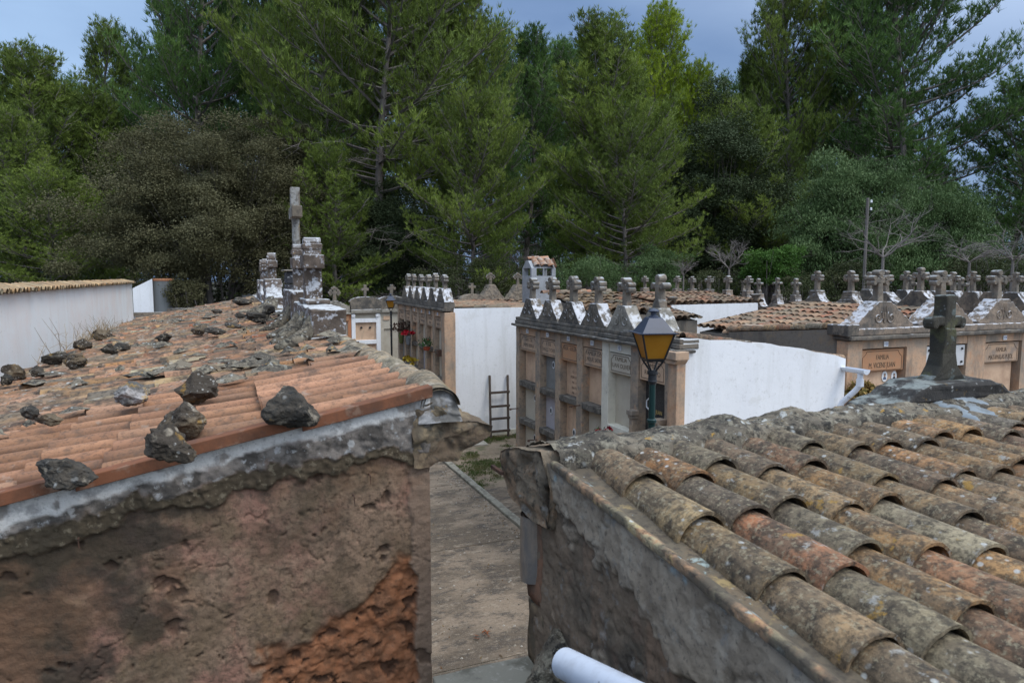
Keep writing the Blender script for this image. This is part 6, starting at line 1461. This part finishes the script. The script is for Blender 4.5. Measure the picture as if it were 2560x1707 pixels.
crown_tree(1930, 625, 26, 120, shrub_l, 68, 'fresh bright green shrub above the small crosses at the right', 'shrub', 'shrub', ybot=720, lumps=60, lr=.35, leaves=260, ln=.09, wd=.05)
crown_tree(2120, 655, 25, 130, under_l, 69, 'scrubby green bush around the foot of the utility pole', 'shrub', 'shrub', ybot=730, lumps=50, lr=.35, leaves=200, ln=.07, wd=.04)
crown_tree(2035, 690, 24.5, 150, under_l, 75, 'low brownish scrub between the fresh shrub and the pole', 'shrub', 'shrub', ybot=750, lumps=50, lr=.35, leaves=180, ln=.07, wd=.04)
crown_tree(1790, 685, 27, 130, under_l, 70, 'low brownish scrub below the bare grey tree', 'shrub', 'shrub', ybot=740, lumps=50, lr=.35, leaves=200, ln=.07, wd=.04)
crown_tree(1480, 655, 30, 170, olive_l, 71, 'soft green shrub behind the crosses right of the stone turret', 'shrub', 'shrub', ybot=740, lumps=60, lr=.5, leaves=260, ln=.1, wd=.03, upb=1.0)
crown_tree(1645, 625, 31, 110, olive_l, 72, 'upright green shrub left of the bare grey tree', 'shrub', 'shrub', ybot=740, lumps=50, lr=.45, leaves=260, ln=.1, wd=.03, upb=1.0)
crown_tree(460, 700, 30, 70, oak_gry, 73, 'small olive brown bush beside the grey tank', 'shrub', 'shrub', ybot=770, lumps=40, lr=.35, leaves=220, ln=.08, wd=.05)
crown_tree(2480, 640, 26, 220, under_l, 74, 'dull green scrub under the tangle of bare branches at the right edge', 'shrub', 'shrub', ybot=720, lumps=70, lr=.45, leaves=220, ln=.08, wd=.03)
crown_tree(1180, 660, 33, 260, under_l, 76, 'dark undergrowth bush behind the far white wall', 'shrub', 'shrub', ybot=760, lumps=70, lr=.55, leaves=240, ln=.08, wd=.04)

def bare_tree(px, ytop, ybase, D, seed, label, **kw):
    p = atD(px, ytop, D); b = atD(px, ybase, D); tr = bare_parts(seed, p.z-GZ-(b.z-GZ), **kw)
    st = MB(); st.tube([(0, 0, GZ-b.z), (0, 0, 0)], [kw.get('r0', .05)*1.1, kw.get('r0', .05)*.9], 6)
    root = thing('bare_tree', (p.x, p.y, GZ), label, 'bare tree', 'leafless trees behind the crosses')
    st.v = [(x, y, z-(GZ-b.z)) for x, y, z in st.v]
    o1 = bpy.data.objects.new('trunk', mesh_only(st, 'trunk', bark_g)); COL.objects.link(o1); o1.parent = root
    me = mesh_only(tr, 'branches', bark_g); o2 = bpy.data.objects.new('branches', me); COL.objects.link(o2); o2.parent = root; o2.location = (0, 0, b.z-GZ)
bare_tree(1825, 600, 690, 24.5, 5, 'small leafless grey tree just left of the fresh green shrub', spread=1.3, n0=6, depth=4, r0=.045)
bare_tree(1710, 645, 700, 24.5, 9, 'low leafless sapling behind the smallest crosses', spread=1.1, n0=5, depth=4, r0=.03)
bare_tree(2215, 500, 680, 23, 12, 'leafless branching tree right beside the utility pole', spread=1.4, n0=5, depth=4, r0=.06)
bare_tree(2430, 560, 680, 22, 21, 'leafless tree with arching grey twigs near the right edge', spread=1.6, n0=6, depth=4, r0=.05, droop=.6)
bare_tree(2540, 540, 680, 21, 25, 'tangled leafless tree cut by the right picture edge', spread=1.6, n0=6, depth=4, r0=.05, droop=.7)
bare_tree(1290, 600, 740, 34, 31, 'pale twiggy leafless tree behind the stone turret', spread=1.0, n0=6, depth=4, r0=.04)

def utility_pole():
    p = atD(2170, 495, 24); root = thing('utility_pole', (p.x, p.y, GZ), 'weathered wooden utility pole with two white insulators before the olive trees', 'utility pole')
    m = MB(); m.tube([(p.x, p.y, GZ), (p.x, p.y, p.z-.04), (p.x, p.y, p.z)], [.06, .05, .04], 12); m.build('pole', pole_w, root)
    for k, dz in enumerate((.22, .48)):
        m = MB(); m.tube([(p.x+.1, p.y, p.z-dz), (p.x+.17, p.y, p.z-dz), (p.x+.17, p.y, p.z-dz+.06)], .012, 5); o = m.build('bracket', iron, root)
        m = MB(); m.lathe((p.x+.17, p.y, p.z-dz+.06), [(.03, 0), (.045, .02), (.03, .05), (.04, .07), (.02, .1)], 10); m.build('insulator', porc, o)
utility_pole()

def far_wood():
    """the depth of the wood behind the named trees, one mass"""
    rng = np.random.default_rng(5); Vs = []; Ts = []; tm = MB()
    for i, (px, yt, D, var) in enumerate([(-80, 200, 62, 1), (60, 260, 66, 0), (170, 260, 60, 3), (330, 200, 64, 1), (450, 80, 66, 0), (560, 60, 62, 3), (700, 0, 66, 1), (850, 0, 60, 0), (1000, 40, 64, 1), (1130, 120, 66, 3),
                                           (1290, 190, 64, 0), (1420, 190, 66, 1), (1560, 200, 60, 3), (1700, 240, 66, 0), (1830, 260, 64, 1), (1960, 200, 62, 0), (2080, 260, 66, 3), (2210, 300, 62, 1), (2650, 330, 56, 0), (2330, 420, 62, 2), (1500, 300, 72, 1), (900, 200, 72, 0), (300, 330, 72, 1)]):
        p = atD(px, yt, D); V, H, Rr = PV[var][1], PV[var][2], PV[var][3]
        n = len(V.vertices); co = np.empty(n*3, np.float32); V.vertices.foreach_get('co', co); co = co.reshape(-1, 3, 3)
        tt = np.empty(n, np.float32); V.attributes['tint'].data.foreach_get('value', tt); tt = tt.reshape(-1, 3)[:, 0]
        sel = rng.random(len(co)) < .42; co = co[sel]; tt = tt[sel]
        c0 = co.mean(axis=1, keepdims=True); co = c0+(co-c0)*1.35
        a = rng.uniform(0, 6.28); ca, sa = math.cos(a), math.sin(a); zs = (p.z-GZ)/H; ws = 1.15
        x, y = co[..., 0]*ca-co[..., 1]*sa, co[..., 0]*sa+co[..., 1]*ca
        Vs.append(np.stack([x*ws+p.x, y*ws+p.y, co[..., 2]*zs+GZ], -1).reshape(-1, 3)); Ts.append(tt*.8)
        for k in range(3):
            q = (p.x+rng.uniform(-4, 4), p.y+rng.uniform(-4, 4)); tm.tube([(q[0], q[1], GZ), (q[0]+rng.uniform(-.5, .5), q[1], GZ+9)], [.2, .1], 5)
    me = fast_mesh('far_wood', np.concatenate(Vs), 3, np.concatenate(Ts), pine_dark)
    o = bpy.data.objects.new('far_wood', me); COL.objects.link(o); tag(o, 'deep pine wood closing the view between the nearer trees', 'wood', kind='stuff')
    tag(tm.build('far_trunks', bark), 'many thin trunks standing deep inside the pine wood', 'wood', kind='stuff')
    # undergrowth belt
    P = []; T = []
    for i in range(420):
        px = rng.uniform(-150, 2750); D = rng.uniform(33, 60); c = atD(px, 700, D); r = rng.uniform(.8, 2.0); h = rng.uniform(1.5, 7.5 if D > 42 else 6.5); n = 420
        d = rnd_unit(rng, n); P.append(np.array([c.x, c.y, GZ+h*.45])+d*(np.array([r*1.3, r*1.3, h*.55])*rng.uniform(.5, 1.05, (n, 1)))); T.append(np.clip(rng.random()*.4+.4*rng.random(n), 0, 1))
    P = np.concatenate(P); T = np.concatenate(T); n = len(P); D_ = rnd_unit(rng, n)
    me = fast_mesh('undergrowth', quads(P, D_, rng.uniform(.12, .24, n), rng.uniform(.07, .13, n), rng), 4, T, under_l)
    o = bpy.data.objects.new('undergrowth', me); COL.objects.link(o); tag(o, 'dark scrubby undergrowth beneath the pines', 'undergrowth', kind='stuff')
far_wood()

def weeds():
    for i, (px, py, lb, n, h) in enumerate(((245, 850, 'dry straw coloured weeds growing at the roof edge before the white wall', 90, .42), (310, 828, 'thin dry weeds at the far end of the tiled white wall', 50, .3), (165, 880, 'few bent dry stalks behind the stone cluster', 14, .5))):
        c = onX(px, py, -2.55); rn = random.Random(i+2); m = MB()
        for k in range(n):
            b = c+Vector((rn.uniform(-.12, .12), rn.uniform(-1.5, 1.5), -.02)); d = Vector((rn.gauss(0, .3), rn.gauss(0, .5), 1)).normalized(); L = h*rn.uniform(.4, 1.3)
            p2 = b+d*L*.6; p3 = p2+(d+Vector((rn.gauss(0, .4), rn.gauss(0, .5), -.1))).normalized()*L*.5; m.tube([b, p2, p3], [.006, .004, .002], 3, cap=False)
            for g in range(3): q = b+(p2-b)*rn.random(); m.tube([q, q+Vector((rn.gauss(0, .1), rn.gauss(0, .12), rn.uniform(.02, .12)))], [.003, .0015], 3, cap=False)
        tag(m.build('dry_weeds', straw, loc=c), lb, 'weeds')
weeds()
